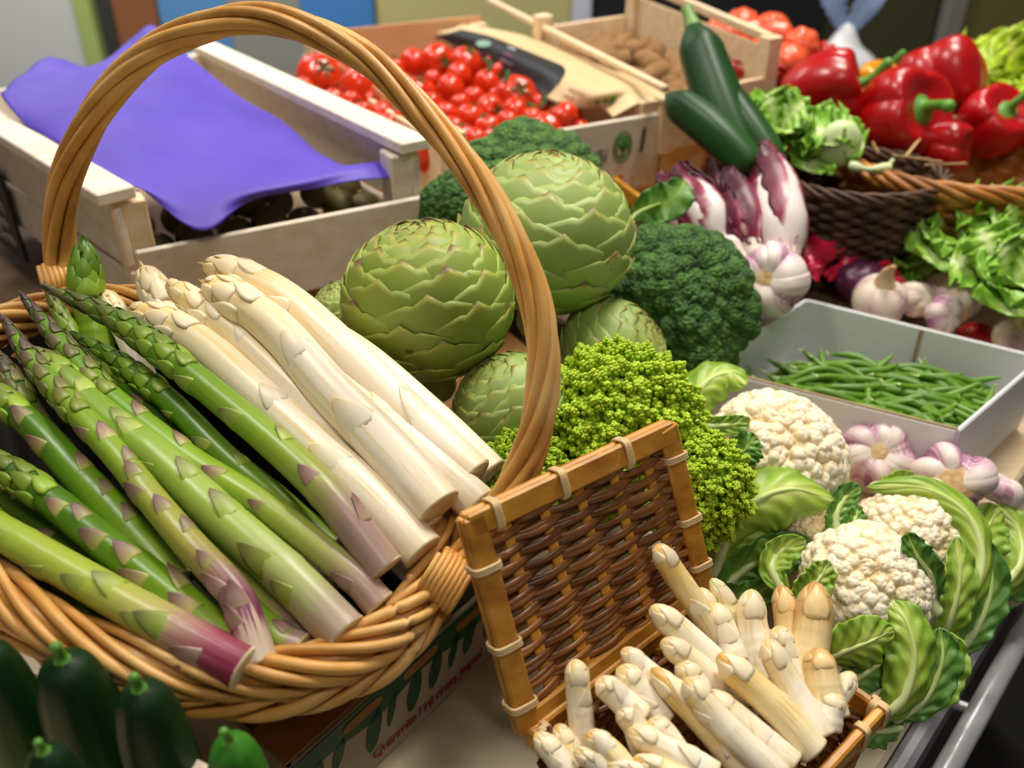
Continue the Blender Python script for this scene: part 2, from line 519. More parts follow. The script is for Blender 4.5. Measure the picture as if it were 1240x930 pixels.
def coil(mb, path, R, r, turns, n=7, steps=22, g=0.5, sx=1, sy=1):
    t = np.linspace(0, 1, int(turns * steps))
    pp = spline(path, len(t)); T, N, B = frames(pp)
    a = 2 * math.pi * turns * t
    R = np.broadcast_to(R, (len(t),))
    tube(mb, pp + (np.cos(a) * R * sx)[:, None] * N + (np.sin(a) * R * sy)[:, None] * B, r, n, g=g)

# ------------------------------------------------------------------ big wicker basket with the arched handle
AL = np.array([0.793, -0.61, 0]); PE = np.array([-0.61, -0.793, 0])
BC = np.array([-0.163, 0.441, 0.218]) + 0.040 * PE + Z * (-0.004)
wick = thing('wicker_basket', (BC[0], BC[1], 0.072), 'large round peeled willow basket with tall twisted arched handle holding green and white asparagus', 'basket')
GX = (-0.173, -0.03)
rimp = oval(BC, AL, PE, 0.166, 0.112, 260, GX)
bot = oval((BC[0], BC[1], 0.0745), AL, PE, 0.098, 0.058, 260) - PE * 0.02
mb = MB(); woven_wall(mb, rimp - Z * 0.012, bot, 19, 46, 0.0034, 0.003, seed=2); build('woven_wall', mb, m_willow, wick)
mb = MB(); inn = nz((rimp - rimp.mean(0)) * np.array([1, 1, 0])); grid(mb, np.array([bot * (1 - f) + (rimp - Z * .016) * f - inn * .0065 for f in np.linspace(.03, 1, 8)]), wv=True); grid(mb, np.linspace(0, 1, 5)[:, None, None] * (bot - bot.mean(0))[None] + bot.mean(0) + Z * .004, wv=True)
build('inner_lining', mb, plain('shade_liner', '17120e', 0.6), wick, label='dark liner added inside the basket to blacken its gaps')  # lining added near black, so gaps between the spears read as deep shade
mb = MB(); stakes_of(mb, rimp - Z * 0.01, bot, 46, 0.003); build('stakes', mb, m_willow, wick)
mb = MB()
fl = np.linspace(0, 1, 8)[:, None, None] * (bot - bot.mean(0))[None] + bot.mean(0)
grid(mb, fl, wv=True); build('base', mb, m_brownweave, wick)
mb = MB()
rope(mb, rimp - Z * 0.004, 0.0094, 0.0027, 7, 5, closed=True, n=9, seed=5)
tube(mb, rimp - Z * 0.004, 0.0062, 8, closed=True, g=0.1)
rope(mb, oval(BC - Z * 0.018, AL, PE, 0.168, 0.114, 260, GX), 0.0070, 0.0027, 5, -6, closed=True, n=9, seed=6)
build('braided_rim', mb, m_willow, wick)
hp = [(80, 372, .605), (72, 300, .60), (80, 215, .575), (132, 115, .54), (205, 50, .515), (315, 22, .49), (430, 62, .47), (520, 146, .46), (598, 250, .455), (650, 372, .455), (656, 480, .458), (632, 570, .463), (590, 640, .463), (545, 700, .457)]
hpath = spline([D(*q) for q in hp], 260)
tt = np.linspace(0, 1, 260)
mb = MB()
rope(mb, hpath, 0.0066, 0.0036, 6, 2.1, n=12, seed=11, jit=0.08, hint=VIEW, Rt=0.0062 * (0.92 + 0.10 * np.cos(tt * 2 * math.pi) + 0.10 * (1 - tt)))
tube(mb, hpath, 0.0040, 8, g=0.0)
build('handle', mb, m_willow, wick)
for (a, b) in (((520, 688, .452), (562, 716, .452)), ((52, 345, .60), (100, 338, .61))):
    mb = MB(); pa, pb = D(*a), D(*b)
    coil(mb, [pa, (pa + pb) / 2, pb], 0.0125, 0.0017, 8, g=0.9); build('binding', mb, m_willow, wick)

# ------------------------------------------------------------------ printed carton under the wicker basket
m_card = M('brown_carton', [(0.2, '7a4f20'), (0.5, '9a6a32'), (0.8, 'b98548')], src='n', ns=18, rough=0.7)
m_cardw = M('offwhite_carton_print', [(0.3, 'a99c88'), (0.7, 'b9ae9b')], src='n', ns=30, rough=0.6)
m_green = plain('green_ink', '14502a', 0.5)
m_red = plain('red_ink', 'a02a2e', 0.5)
m_slot = plain('hand_slot', '2a1a10', 0.8)
p0, p1 = P(455, 930, 0), P(590, 798, 0)
CU = nz(p1 - p0); CN = np.array([CU[1], -CU[0], 0])      # along the face, and outward
CO = p0 - CU * 0.06; CL = 0.19; CH = 0.066; CW = 0.22
carton = thing('printed_carton', CO + CU * CL / 2 - CN * CW / 2, 'low open white and green printed cardboard carton with red lettering under the wicker basket', 'carton')
def cpt(a, h, o=0.0): return CO + CU * a + Z * h + CN * o
mb = MB()
for (c, u, su, v, sv) in ((cpt(CL / 2, CH / 2, -0.002), CU, CL, CN, 0.004), (cpt(CL / 2, CH / 2, -CW), CU, CL, CN, 0.004)):
    box(mb, c, u, v, Z, su, sv, CH, 0.0006)
for a in (0.002, CL - 0.002): box(mb, cpt(a, CH / 2, -CW / 2), CN, CU, Z, CW, 0.004, CH, 0.0006)
build('side_wall', mb, m_cardw, carton, smooth=False)
mb = MB(); box(mb, cpt(CL / 2, 0.0615, -CW / 2 - 0.012), CU, CN, Z, CL - 0.012, CW - 0.03, 0.003, 0.0005); build('inner_tray', mb, m_card, carton, smooth=False)
mb = MB(); X = np.array([[cpt(a, CH + 0.002 + 0.0 * o, -0.002 - o) + Z * (0.002 * o / 0.03) for o in np.linspace(0, 0.03, 4)] for a in np.linspace(0.0, 0.14, 14)])
sheet(mb, X, 0.002); build('flap', mb, m_card, carton, smooth=False)
def decal(mb, pts2, o=0.0008):
    """a flat printed shape on the carton face from 2D points (along, height)"""
    V = [cpt(a, h, o) for a, h in pts2]; c = np.mean(V, 0); n = len(V)
    mb.add(np.vstack([V, c]), tris=[(n, i, (i + 1) % n) for i in range(n)])
mb = MB()
bandp = [(0.0, 0.062), (0.0, 0.030)]
rg = np.random.default_rng(4)
n_ = 60
edge = 0.047 + 0.003 * np.sin(np.linspace(0, 14, n_))
xs = np.linspace(0.0, CL, n_)
mbX = np.array([[cpt(x, h, 0.0008) for h in (e, CH - 0.0005)] for x, e in zip(xs, edge)]); grid(mb, mbX, flip=True)
for (x, wd, hh) in ((0.015, .010, .028), (0.034, .007, .020), (0.062, .010, .030), (0.078, .005, .024), (0.098, .010, .028), (0.118, .009, .026), (0.136, .006, .024), (0.152, .009, .024), (0.175, .011, .026)):
    t = np.linspace(0, 2 * math.pi, 22, endpoint=False)
    decal(mb, [(x + wd * .62 * math.cos(q) + 0.004 * math.sin(q), 0.058 - hh * .75 + hh * .62 * math.sin(q) * 0.9 + rg.uniform(-.0004, .0004)) for q in t])
build('green_print', mb, m_green, carton, smooth=False, label='green leafy print')
def text_on(name, s, org, u, up, nrm, size, mat, parent, extr=0.0002, shear=0.0, align='LEFT', width=1.0):
    cu = bpy.data.curves.new(name, 'FONT'); cu.body = s; cu.size = size; cu.extrude = extr; cu.shear = shear; cu.align_x = align; cu.space_character = width
    tmp = bpy.data.objects.new(name + '_t', cu); COL.objects.link(tmp)
    dg = bpy.context.evaluated_depsgraph_get()
    me = bpy.data.meshes.new_from_object(tmp.evaluated_get(dg)); bpy.data.objects.remove(tmp)
    u, up, nrm = nz(u), nz(up), nz(nrm)
    base = np.asarray(org, float) - (wloc(parent) if parent is not None else 0)
    for v in me.vertices:
        q = base + u * v.co.x + up * v.co.y + nrm * v.co.z
        v.co = q
    me.materials.clear(); me.materials.append(mat)
    o = bpy.data.objects.new(name, me); COL.objects.link(o)
    if parent is not None: o.parent = parent
    return o
text_on('lettering', 'Quanmite I inji cintiq. Jespsal', cpt(0.058, 0.010, 0.001), CU, Z, CN, 0.0112, m_red, carton, shear=0.1, width=0.86).__setitem__('label', 'red lettering')
for a in (0.055, 0.105, 0.155):
    mb = MB(); t = np.linspace(0, 2 * math.pi, 20, endpoint=False)
    decal(mb, [(a + 0.016 * np.sign(math.cos(q)) * abs(math.cos(q)) ** .5, 0.0575 + 0.004 * np.sign(math.sin(q)) * abs(math.sin(q)) ** .7) for q in t], 0.0012)
    build('hand_slot', mb, m_card, carton, smooth=False)

# ------------------------------------------------------------------ small lidded bamboo basket
A3 = P(644, 891, 0.126); ub = nz(np.array([0.115, 0.103, 0])); vb = np.array([ub[1], -ub[0], 0])
LB, WB = 0.139, 0.108
sb = thing('lidded_basket', A3 + ub * LB / 2 + vb * WB / 2 - Z * 0.125, 'small bamboo framed basket with raised woven lid holding short white asparagus', 'basket')
def bp(a, b, z=0.0): return A3 + ub * a + vb * b + Z * z
def flatbar(name, p, q, w, t, side, parent=sb, mat=m_bamboo, n=8):
    mb = MB(); bar(mb, p, q, w, t, side, bev=0.0012, g=rng.random()); return build(name, mb, mat, parent, smooth=False)
for (p, q, o) in ((bp(-.003, 0), bp(LB + .003, 0), vb), (bp(-.003, WB), bp(LB + .003, WB), vb), (bp(0, 0), bp(0, WB), ub), (bp(LB, 0), bp(LB, WB), ub)):
    flatbar('rim_bar', p, q, 0.013, 0.005, Z)
sides = np.array([bp(0, 0), bp(LB, 0), bp(LB, WB), bp(0, WB)])
def rect_loop(inset, z, n=44):
    q = [bp(inset, inset, z), bp(LB - inset, inset, z), bp(LB - inset, WB - inset, z), bp(inset, WB - inset, z)]
    out = []
    for i in range(4):
        a, b = q[i], q[(i + 1) % 4]
        out += [a + (b - a) * t for t in np.linspace(0.02, 0.98, n)]
    return np.array(out)
mb = MB(); woven_wall(mb, rect_loop(0.003, -0.006), rect_loop(0.014, -0.118), 22, 44, 0.0028, 0.0022, flat=0.6, seed=9); build('woven_wall', mb, m_brownweave, sb)
mb = MB(); stakes_of(mb, rect_loop(0.002, -0.004), rect_loop(0.014, -0.118), 30, 0.0026); build('stakes', mb, m_bamboo, sb)
mb = MB(); box(mb, bp(LB / 2, WB / 2, -0.12), ub, vb, Z, LB - .026, WB - .026, 0.004, 0.001); build('base', mb, m_brownweave, sb, smooth=False)
# the lid, hinged on the long back edge
TL, TR = D(572, 634, .424), D(806, 524, .478)
BL, BR = bp(0.000, -0.004, 0.004), bp(LB, -0.004, 0.004)
lid = bpy.data.objects.new('lid', None); COL.objects.link(lid); lid.parent = sb; lid.location = (0, 0, 0)
lu = nz(TR - TL); lv = nz(TL - BL); ln = nz(np.cross(lu, lv))
if ln.dot(VIEW) > 0: ln = -ln
def lp(a, b, o=0.0): return (BL * (1 - a) + BR * a) * (1 - b) + (TL * (1 - a) + TR * a) * b + ln * o
for (p, q, sd) in ((lp(-.03, 1), lp(1.03, 1), lv), (lp(0, -.02), lp(0, 1.04), lu), (lp(1, -.02), lp(1, 1.04), lu), (lp(0, .02), lp(1, .02), lv)):
    for o in (0.0024, -0.0030):
        flatbar('frame_bar', p + ln * o, q + ln * o, 0.0125, 0.0042, sd, lid)
mb = MB()
for i in range(5):
    a = (i + 0.75) / 5.5
    nn = 60; bb = np.linspace(0.02, 1, nn)
    X = np.array([[lp(a + e, b, 0.0) for e in (-0.022, -0.008, 0.008, 0.022)] for b in bb]); sheet(mb, X, 0.0016, g=0.4 + 0.1 * i)
build('upright_slat', mb, plain('orange_bamboo_slat', 'f0a83a', 0.4), lid, label='orange bamboo slats')
mb = MB(); rows = 25; rg = np.random.default_rng(12)
for k in range(rows):
    b = (k + 0.6) / (rows + 0.3); n = 150; a = np.linspace(0.01, 0.99, n)
    for h in (0, 1):
        ph = math.pi * k
        off = 0.0026 * np.sin(2 * math.pi * a * 2.75 + ph)
        bb = b + 0.004 * np.sin(2 * math.pi * a * 2.75 + h * 3.1 + k * .6) + rg.uniform(-.003, .003) + (0.0075 if h else -0.0075)
        p = np.array([lp(x, y, o) for x, y, o in zip(a, bb, off)])
        tube(mb, p, 0.0017 * rg.uniform(.8, 1.2), 6, hint=ln, sx=0.6, sy=1.0, g=rg.random())
build('weave', mb, m_brownweave, lid, label='dark brown cane weave')
def tie_rect(p, ax, w, t, o, parent, name):
    mb = MB(); ax, o = nz(ax), nz(o); s = np.cross(ax, o)
    th = np.linspace(0, 2 * math.pi * 3, 84)
    q = p + ax * (th[:, None] / (6 * math.pi) - 0.5) * 0.0036 + (np.sign(np.cos(th)) * np.abs(np.cos(th)) ** .45 * w)[:, None] * s + (np.sign(np.sin(th)) * np.abs(np.sin(th)) ** .45 * t)[:, None] * o
    tube(mb, q, 0.0009, 6, g=0.7)
    build(name, mb, m_cord, parent)
for b in (0.12, 0.42, 0.80): tie_rect(lp(0, b), lv, 0.0072, 0.0062, ln, lid, 'cord_tie'); tie_rect(lp(1, b + .06), lv, 0.0072, 0.0062, ln, lid, 'cord_tie')
for a in (0.10, 0.42, 0.76): tie_rect(lp(a, 1), lu, 0.0072, 0.0062, ln, lid, 'cord_tie')
for a, b, ax, o in ((0.45, WB, ub, vb), (LB, WB * .55, vb, ub), (0.12, WB, ub, vb), (0.004, 0.004, vb, ub), (LB, WB - .004, vb, ub), (LB, 0.004, vb, ub)):
    tie_rect(bp(min(a, LB), b), ax, 0.0074, 0.0036, o, sb, 'rim_tie')
# ------------------------------------------------------------------ asparagus
m_gsp = M('green_asparagus_skin', [(0.0, 'b79a86'), (0.10, 'ae8c84'), (0.19, 'a2a650'), (0.32, '93b22e'), (0.6, '6f9a1e'), (1.0, '4c7618')], na=0.16, streak=(5.0, 26.0), var=0.10, rough=0.36, sss=0.05, bump=(120, 0.08), tone=0.86)
m_gsp_dark = M('deep_green_asparagus_skin', [(0.0, '98b43c'), (0.2, '7ca41c'), (0.5, '5c8a14'), (1.0, '3c6412')], na=0.16, streak=(5.0, 26.0), var=0.10, rough=0.36, sss=0.05, bump=(120, 0.08), tone=0.86)
m_gsp_pale = M('pale_green_asparagus_skin', [(0.0, 'c3ab94'), (0.05, 'b3a088'), (0.11, 'b4bb78'), (0.3, 'a4bc52'), (0.6, '86a834'), (1.0, '5f8624')], na=0.16, streak=(5.0, 26.0), var=0.08, rough=0.36, sss=0.05, bump=(120, 0.08), tone=0.92)
m_gsp_pink = M('pink_based_asparagus_skin', [(0.0, '842a44'), (0.10, '9a465a'), (0.2, 'ac8478'), (0.33, 'b8ae66'), (0.5, 'a8b844'), (1.0, '8aa82c')], na=0.20, streak=(5.0, 22.0), var=0.08, rough=0.36, sss=0.05, bump=(120, 0.08))
m_gsp_purp = M('purple_white_asparagus_skin', [(0.0, 'e2cfb4'), (0.09, 'd6b8a8'), (0.14, '7c2c58'), (0.22, '8f5a68'), (0.34, 'a6a044'), (0.6, '86a628'), (1.0, '5c8420')], na=0.12, streak=(5.0, 26.0), var=0.08, rough=0.36, sss=0.05, bump=(120, 0.08), tone=0.9)
m_scale_pk = M('pinkish_scale_leaf', [(0.0, 'b3987c'), (0.5, 'a07c74'), (1.0, '6e4048')], ns=60, na=0.12, var=0.2, rough=0.45)
m_scale = M('asparagus_scale_leaf', [(0.0, 'a3ac4c'), (0.35, '94805c'), (0.7, '7c5c50'), (1.0, '543a38')], ns=60, na=0.12, var=0.2, rough=0.45)
m_scale_g = M('green_scale_leaf', [(0.0, '9cb438'), (0.5, '8f9c48'), (1.0, '6c5c3c')], ns=60, na=0.12, var=0.2, rough=0.45)
m_tip = M('asparagus_tip_bracts', [(0.0, '86a42c'), (0.35, '6f8428'), (0.7, '5f5a30'), (1.0, '443430')], src='b', ns=60, na=0.14, var=0.28, rough=0.4)
m_tip_g = M('green_tip_bracts', [(0.0, '92b430'), (0.4, '668c1e'), (1.0, '3c5e18')], src='b', ns=60, na=0.14, var=0.25, rough=0.4)
m_tip_p = M('purple_tip_bracts', [(0.0, '86982c'), (0.3, '6a6438'), (0.65, '54403e'), (1.0, '3a2a30')], src='b', ns=60, na=0.14, var=0.28, rough=0.4)
m_wsp = M('white_asparagus_skin', [(0.0, 'e8d8b4'), (0.1, 'f3e8d2'), (0.5, 'f6ebd4'), (0.8, 'f0dcac'), (1.0, 'e6c47c')], na=0.20, streak=(4.0, 14.0), var=0.05, rough=0.36, sss=0.12, mix=('n', 'e6c070', 0.54, 0.85), bump=(80, 0.06))
m_wsc = M('white_asparagus_scale', [(0.0, 'f5ead2'), (0.7, 'f2e2be'), (1.0, 'e6c690')], ns=60, na=0.15, var=0.06, rough=0.4, sss=0.1)
m_wtip = M('white_tip_bracts', [(0.0, 'f2e2bc'), (0.45, 'eed7a6'), (0.8, 'e2bd80'), (1.0, 'cf9c6c')], src='b', ns=60, na=0.16, var=0.10, rough=0.4, sss=0.1)
m_cut = M('cut_end', [(0.3, 'cfb98e'), (0.7, 'e2d2ac')], src='n', ns=90, rough=0.6)
m_ysp = M('yellowed_asparagus_skin', [(0.0, 'f0e2bc'), (0.5, 'efd89c'), (0.85, 'e8c070'), (1.0, 'dba452')], na=0.22, streak=(4.0, 14.0), var=0.06, rough=0.38, sss=0.12, mix=('n', 'dba94c', 0.52, 0.80), bump=(80, 0.06))

def scale_leaf(mb, c, T, R, r, ln_, wd, lift, ns=9):
    """a triangular scale lying on the stem at c, pointing along T, on the side R"""
    B = np.cross(T, R)
    u = np.linspace(0, 1, ns)[:, None]; v = np.linspace(-1, 1, 9)[None]
    half = wd * (1 - u ** 1.25) ** 0.9 / r            # angular half-width
    ang = np.clip(half, 0, 1.5) * v
    rr = r * (0.955 + 0.08 * np.clip(u * 3, 0, 1)) + lift * (u ** 2) + 0.0002 * np.sin(u * 3)
    X = c + (T * (u * ln_)[..., None]) + (np.cos(ang) * rr)[..., None] * R + (np.sin(ang) * rr)[..., None] * B
    sheet(mb, X, 0.0004, r=u * np.ones_like(v), g=rng.random(), b=np.abs(v) * np.ones_like(u))

def tip_bracts(mb, path, r, n, big=1.0, seed=0, puff=0.075, blunt=False):
    """overlapping bracts that hide the last stretch of a spear"""
    rg = np.random.default_rng(seed + 50)
    m = len(path); T, N, B = frames(path)
    for i in range(n):
        f = (i + 0.3) / n
        j = f * (m - 1) * 0.94; j0 = min(int(j), m - 2); fr = j - j0
        c = path[j0] * (1 - fr) + path[j0 + 1] * fr; rr = r[j0] * (1 - fr) + r[j0 + 1] * fr
        a = i * 2.39996 + rg.uniform(-.15, .15)
        Rv = N[j0] * math.cos(a) + B[j0] * math.sin(a); Bv = np.cross(T[j0], Rv)
        ln_ = r[0] * big * (2.15 - 0.6 * f); wd = min(r[0] * 0.74 * (1 - 0.45 * f), rr * 1.3)
        if blunt: ln_ = min(ln_, max(0.35 * r[0], (m - 1 - j) / (m - 1) * np.linalg.norm(path[-1] - path[0]) * 0.97)); wd = min(r[0] * 0.95, rr * 1.3)
        u = np.linspace(0, 1, 8)[:, None]; v = np.linspace(-1, 1, 7)[None]
        half = wd * np.clip(1 - u ** (1.6 if blunt else 1.45), 0, 1) ** (0.85 if blunt else 0.75) * (0.72 + 0.33 * np.sin(u * math.pi)) / max(rr, 1e-4)
        ang = np.clip(half, 0, 1.45) * v
        # the stem narrows under it, so follow its radius towards the tip
        jj = np.clip(j + u[:, 0] * ln_ / max(np.linalg.norm(path[-1] - path[0]), 1e-6) * (m - 1), 0, m - 1)
        rad = np.interp(jj, np.arange(m), r)[:, None]
        k = rad * (1.0 + 0.8 * puff * rg.random()) + r[0] * (puff * np.sin(u * math.pi) * (1 - 0.5 * v ** 2) + 0.3 * puff + 0.004); k = k * (0.955 + 0.045 * np.clip(u * 5, 0, 1))
        Pc = np.stack([np.interp(jj, np.arange(m), path[:, q]) for q in range(3)], 1)
        over = np.clip(j + u[:, 0] * ln_ / max(np.linalg.norm(path[-1] - path[0]), 1e-6) * (m - 1) - (m - 1), 0, None) * np.linalg.norm(path[-1] - path[0]) / (m - 1)
        Pc = Pc + T[-1] * over[:, None] * 0.55
        X = Pc[:, None] + (np.cos(ang) * k)[..., None] * Rv + (np.sin(ang) * k)[..., None] * Bv
        sheet(mb, X, 0.00035 if blunt else 0.0006, r=u * np.ones_like(v), g=rg.random(), b=np.clip((0.5 if blunt else 0.75) * f + 0.35 * u - 0.1, 0, 1) * np.ones_like(v))

def spear(kind, pix, w, label, group, skin, scalem, tipm, tipfrac=0.26, nscale=5, seed=0, w_tip=0.80, lift=0.0006, flatten=1.0, name='asparagus_spear', bigtip=1.0, tipn=26, cutm=None, world=None, rscale=1.0, puff=0.075, blunt=False):
    """pix: picture points (x, y, distance) from the cut butt to the tip"""
    rg = np.random.default_rng(seed + 1000)
    pts = np.array([D(*q) for q in pix]) if world is None else np.asarray(world)
    dm = np.mean([q[2] for q in pix]) if world is None else 1
    r = wpx(w, dm) / 2 * rscale if world is None else w
    n = 60
    path = spline(pts, n)
    sd_ = nz(np.cross(VIEW, path[-1] - path[0])); path = path + sd_ * (0.06 * r * np.sin(np.linspace(0, rg.uniform(4, 9), n) + rg.uniform(0, 6)))[:, None]
    t = np.linspace(0, 1, n)
    L_ = np.linalg.norm(np.diff(path, axis=0), axis=1).sum()
    tl = tipfrac
    body = np.where(t < 1 - tl, 1.0 + (w_tip - 1) * t / (1 - tl), 0)
    u = np.clip((t - (1 - tl)) / tl, 0, 1)
    if kind == 'green' and blunt: tp = w_tip * (1 - u ** 3.0) ** 0.75
    elif kind == 'green': tp = w_tip * (1 - u ** 1.7) ** 0.85 * (1 + 0.10 * np.sin(u * math.pi))
    elif blunt: tp = w_tip * np.clip(1 - u ** 1.9, 0, 1) ** 0.60 * (1 + 0.08 * np.sin(u * math.pi))
    else: tp = w_tip * np.sqrt(np.clip(1 - u ** 2.4, 0, 1)) * (1 + 0.06 * np.sin(u * math.pi))
    rad = r * np.where(t < 1 - tl, body, tp) + 0.0002
    nodes = sorted(rg.uniform(0.08, 1 - tl, 5)); 
    for q in nodes: rad = rad * (1 + (0.03 if kind == 'green' else 0.012) * np.exp(-((t - q) * L_ / (0.12 * r + .0006)) ** 2))
    lo = pts.min(0)
    o = thing(name, (pts[0][0], pts[0][1], pts[0][2]), label, 'asparagus', group)
    mb = MB()
    ph = rg.uniform(0, 6)
    tube(mb, path, rad, 20, g=rg.random(), b=np.broadcast_to(1 - np.abs(np.linspace(0, 2, 20, endpoint=False) - 1)[None], (60, 20)), prof=lambda T_, th: 1 + 0.02 * np.cos(5 * th + ph) + 0.025 * np.cos(2 * th + ph * 2 + 2 * T_))
    build('stalk', mb, skin, o)
    T, N, B = frames(path)
    # cut end
    mb = MB(); th = np.linspace(0, 2 * math.pi, 18, endpoint=False)
    rings = np.array([path[0] - T[0] * h + (np.cos(th)[:, None] * N[0] + np.sin(th)[:, None] * B[0]) * rad[0] * q for q, h in ((1.0, -.0002), (1.0, .0006), (.92, .0011), (.6, .0014), (.02, .0013))])
    grid(mb, rings, wv=True); build('cut_end', mb, cutm or m_cut, o)
    # scales on the visible sides
    a0 = rg.uniform(0, 6)
    for i in range(nscale):
        f = 0.07 + (1 - tl - 0.10) * (i + rg.uniform(0.2, 0.8)) / nscale
        j = int(f * (n - 1)); tocam = nz(np.array([0, 0, CAMZ]) - path[j]); tocam = nz(tocam - tocam.dot(T[j]) * T[j])
        side = np.cross(T[j], tocam); a = rg.uniform(-1.1, 1.1)
        Rv = tocam * math.cos(a) + side * math.sin(a)
        mb = MB(); s_ = rg.uniform(0.8, 1.2)
        if kind == 'green': scale_leaf(mb, path[j], T[j], Rv, rad[j], 1.6 * r * s_ * (1 - .2 * f), r * 0.62 * s_, lift)
        else: scale_leaf(mb, path[j], T[j], Rv, rad[j] * 0.985, 1.7 * r * s_, r * 0.85 * s_, 0.0)
        build('scale_leaf', mb, (m_scale_pk if (kind == 'green' and f < 0.24 and skin not in (m_gsp_dark, m_gsp_pale)) else scalem), o)
    k0 = int((1 - tl - 0.03) * (n - 1))
    mb = MB(); tip_bracts(mb, path[k0:], rad[k0:], tipn, bigtip, seed=seed, puff=puff, blunt=blunt and kind != 'green'); build('tip', mb, tipm, o)
    return o

GG = 'green asparagus spears in the wicker basket'; WG = 'thick white asparagus spears in the wicker basket'; MG = 'short white asparagus in the lidded basket'
# --- white, laid first from the back
def white(pix, w, label, seed, skin=m_wsp, **k):
    k.setdefault('tipfrac', 0.17); k.setdefault('w_tip', 0.86); k.setdefault('nscale', 2); k.setdefault('tipn', 16); k.setdefault('puff', 0.05)
    spear('white', pix, w, label, WG, skin, m_wsc, m_wtip, seed=seed, lift=0.0003, **k)
white([(594, 572, .512), (520, 500, .525), (440, 428, .54), (360, 380, .56)], 40, 'white asparagus spear farthest right in the wicker basket, half hidden beneath the longest one', 21)
white([(572, 578, .492), (500, 512, .505), (418, 430, .525), (335, 358, .55), (248, 320, .575)], 53, 'longest white asparagus spear, its pinkish tip nearest the wooden crate panel', 22)
white([(580, 612, .478), (520, 560, .49), (450, 490, .51), (360, 410, .54)], 46, 'white asparagus spear lying between the two thickest ones, butt beside the green romanesco', 23)
white([(530, 616, .462), (470, 545, .475), (400, 470, .493), (330, 393, .52), (248, 343, .55)], 56, 'thickest white asparagus spear, with a clean round cut end facing the lidded basket', 24)
white([(520, 640, .474), (440, 560, .487), (370, 490, .503), (290, 410, .53), (203, 340, .56)], 42, 'white asparagus spear with a scaly yellowish tip between the two thickest spears', 25)
white([(512, 668, .456), (450, 600, .467), (390, 545, .48), (310, 475, .503), (235, 412, .53), (158, 374, .56)], 50, 'white asparagus spear lying directly beside the uppermost green spear', 26)
white([(240, 440, .57), (210, 395, .578), (172, 324, .588)], 42, 'pale yellow white asparagus tip standing at the back of the basket', 27, skin=m_ysp, tipfrac=0.3, nscale=2)
white([(260, 450, .57), (225, 405, .575), (184, 366, .58)], 36, 'short white asparagus tip below the pale yellow one', 28, tipfrac=0.3, nscale=2)
white([(180, 470, .585), (155, 410, .59), (128, 352, .595)], 30, 'thin whitish asparagus tip right beside the upright green tip', 29, tipfrac=0.35, nscale=1)
white([(526, 684, .468), (470, 620, .48), (400, 550, .495)], 34, 'white asparagus spear whose butt shows just above the rim binding', 30, nscale=2)
white([(505, 694, .470), (440, 640, .48), (370, 570, .492)], 36, 'white asparagus spear under the one beside the uppermost green spear', 31, nscale=2)
white([(402, 712, .452), (350, 668, .462), (290, 622, .475), (230, 560, .49)], 26, 'thin white asparagus spear caught beneath the green spears', 32, nscale=3)
# --- green
def green(pix, w, label, seed, skin=m_gsp, scalem=m_scale, tipm=m_tip, **k):
    spear('green', pix, w, label, GG, skin, scalem, tipm, seed=seed, **k)
green([(466, 688, .440), (400, 605, .448), (339, 545, .463), (271, 486, .482), (203, 430, .503), (136, 384, .528), (46, 345, .555)], 43, 'uppermost green asparagus spear beside the white ones, with a brownish pink butt', 1, tipfrac=0.36, tipn=44, scalem=m_scale_g)
green([(400, 664, .466), (325, 598, .474), (271, 551, .486), (210, 490, .505), (152, 445, .525), (84, 402, .55)], 36, 'dark green asparagus spear tucked under the uppermost green one', 2, skin=m_gsp_dark, scalem=m_scale_g, tipm=m_tip_g, tipfrac=0.34, tipn=34)
green([(458, 732, .436), (420, 692, .440), (318, 612, .456), (237, 560, .471), (176, 513, .486), (119, 465, .503), (68, 408, .525), (22, 352, .548)], 37, 'slender green asparagus spear whose purple tip points at the left foot of the handle', 3, tipfrac=0.30, tipn=36, tipm=m_tip_p)
green([(416, 768, .424), (347, 698, .434), (260, 620, .451), (190, 553, .469), (136, 512, .484), (80, 460, .505), (40, 420, .52)], 53, 'thickest pale green asparagus spear with its cut butt on the front rim', 4, skin=m_gsp_pale, tipfrac=0.2, scalem=m_scale_g, nscale=8)
green([(314, 800, .407), (300, 755, .411), (281, 715, .416), (230, 660, .428), (183, 605, .444), (152, 566, .455), (112, 520, .470), (75, 480, .487), (34, 430, .507), (0, 378, .53)], 40, 'green asparagus spear with purple triangular scales and a purple and white butt', 5, skin=m_gsp_purp, tipfrac=0.27, tipn=32, tipm=m_tip_p, nscale=11, lift=0.0016)
green([(215, 706, .440), (136, 617, .459), (85, 565, .473), (34, 512, .487), (-40, 452, .51)], 44, 'green asparagus spear that runs under the purple scaled one at the left edge', 6, skin=m_gsp_dark, tipfrac=0.2)
green([(282, 782, .415), (224, 733, .423), (168, 690, .433), (112, 648, .444), (50, 598, .458), (-40, 535, .478)], 47, 'bright green asparagus spear with small brown scales above the pink based one', 7, tipfrac=0.2, skin=m_gsp_dark, nscale=7, lift=0.0016)
green([(296, 808, .400), (224, 770, .406), (168, 741, .412), (84, 694, .424), (0, 645, .437), (-60, 610, .448)], 54, 'frontmost green asparagus spear with a long pink and purple base', 8, skin=m_gsp_pink, tipfrac=0.15, scalem=m_scale_g, nscale=7)
green([(180, 720, .452), (92, 672, .465), (28, 622, .475), (-50, 570, .49)], 36, 'shaded green asparagus spear below the bright one with small brown scales', 9, skin=m_gsp_dark, tipfrac=0.2)
green([(366, 786, .425), (330, 765, .430), (250, 690, .446), (180, 630, .46)], 42, 'short green asparagus butt resting on the front rim below the thickest spear', 10, skin=m_gsp, tipfrac=0.2, nscale=2)
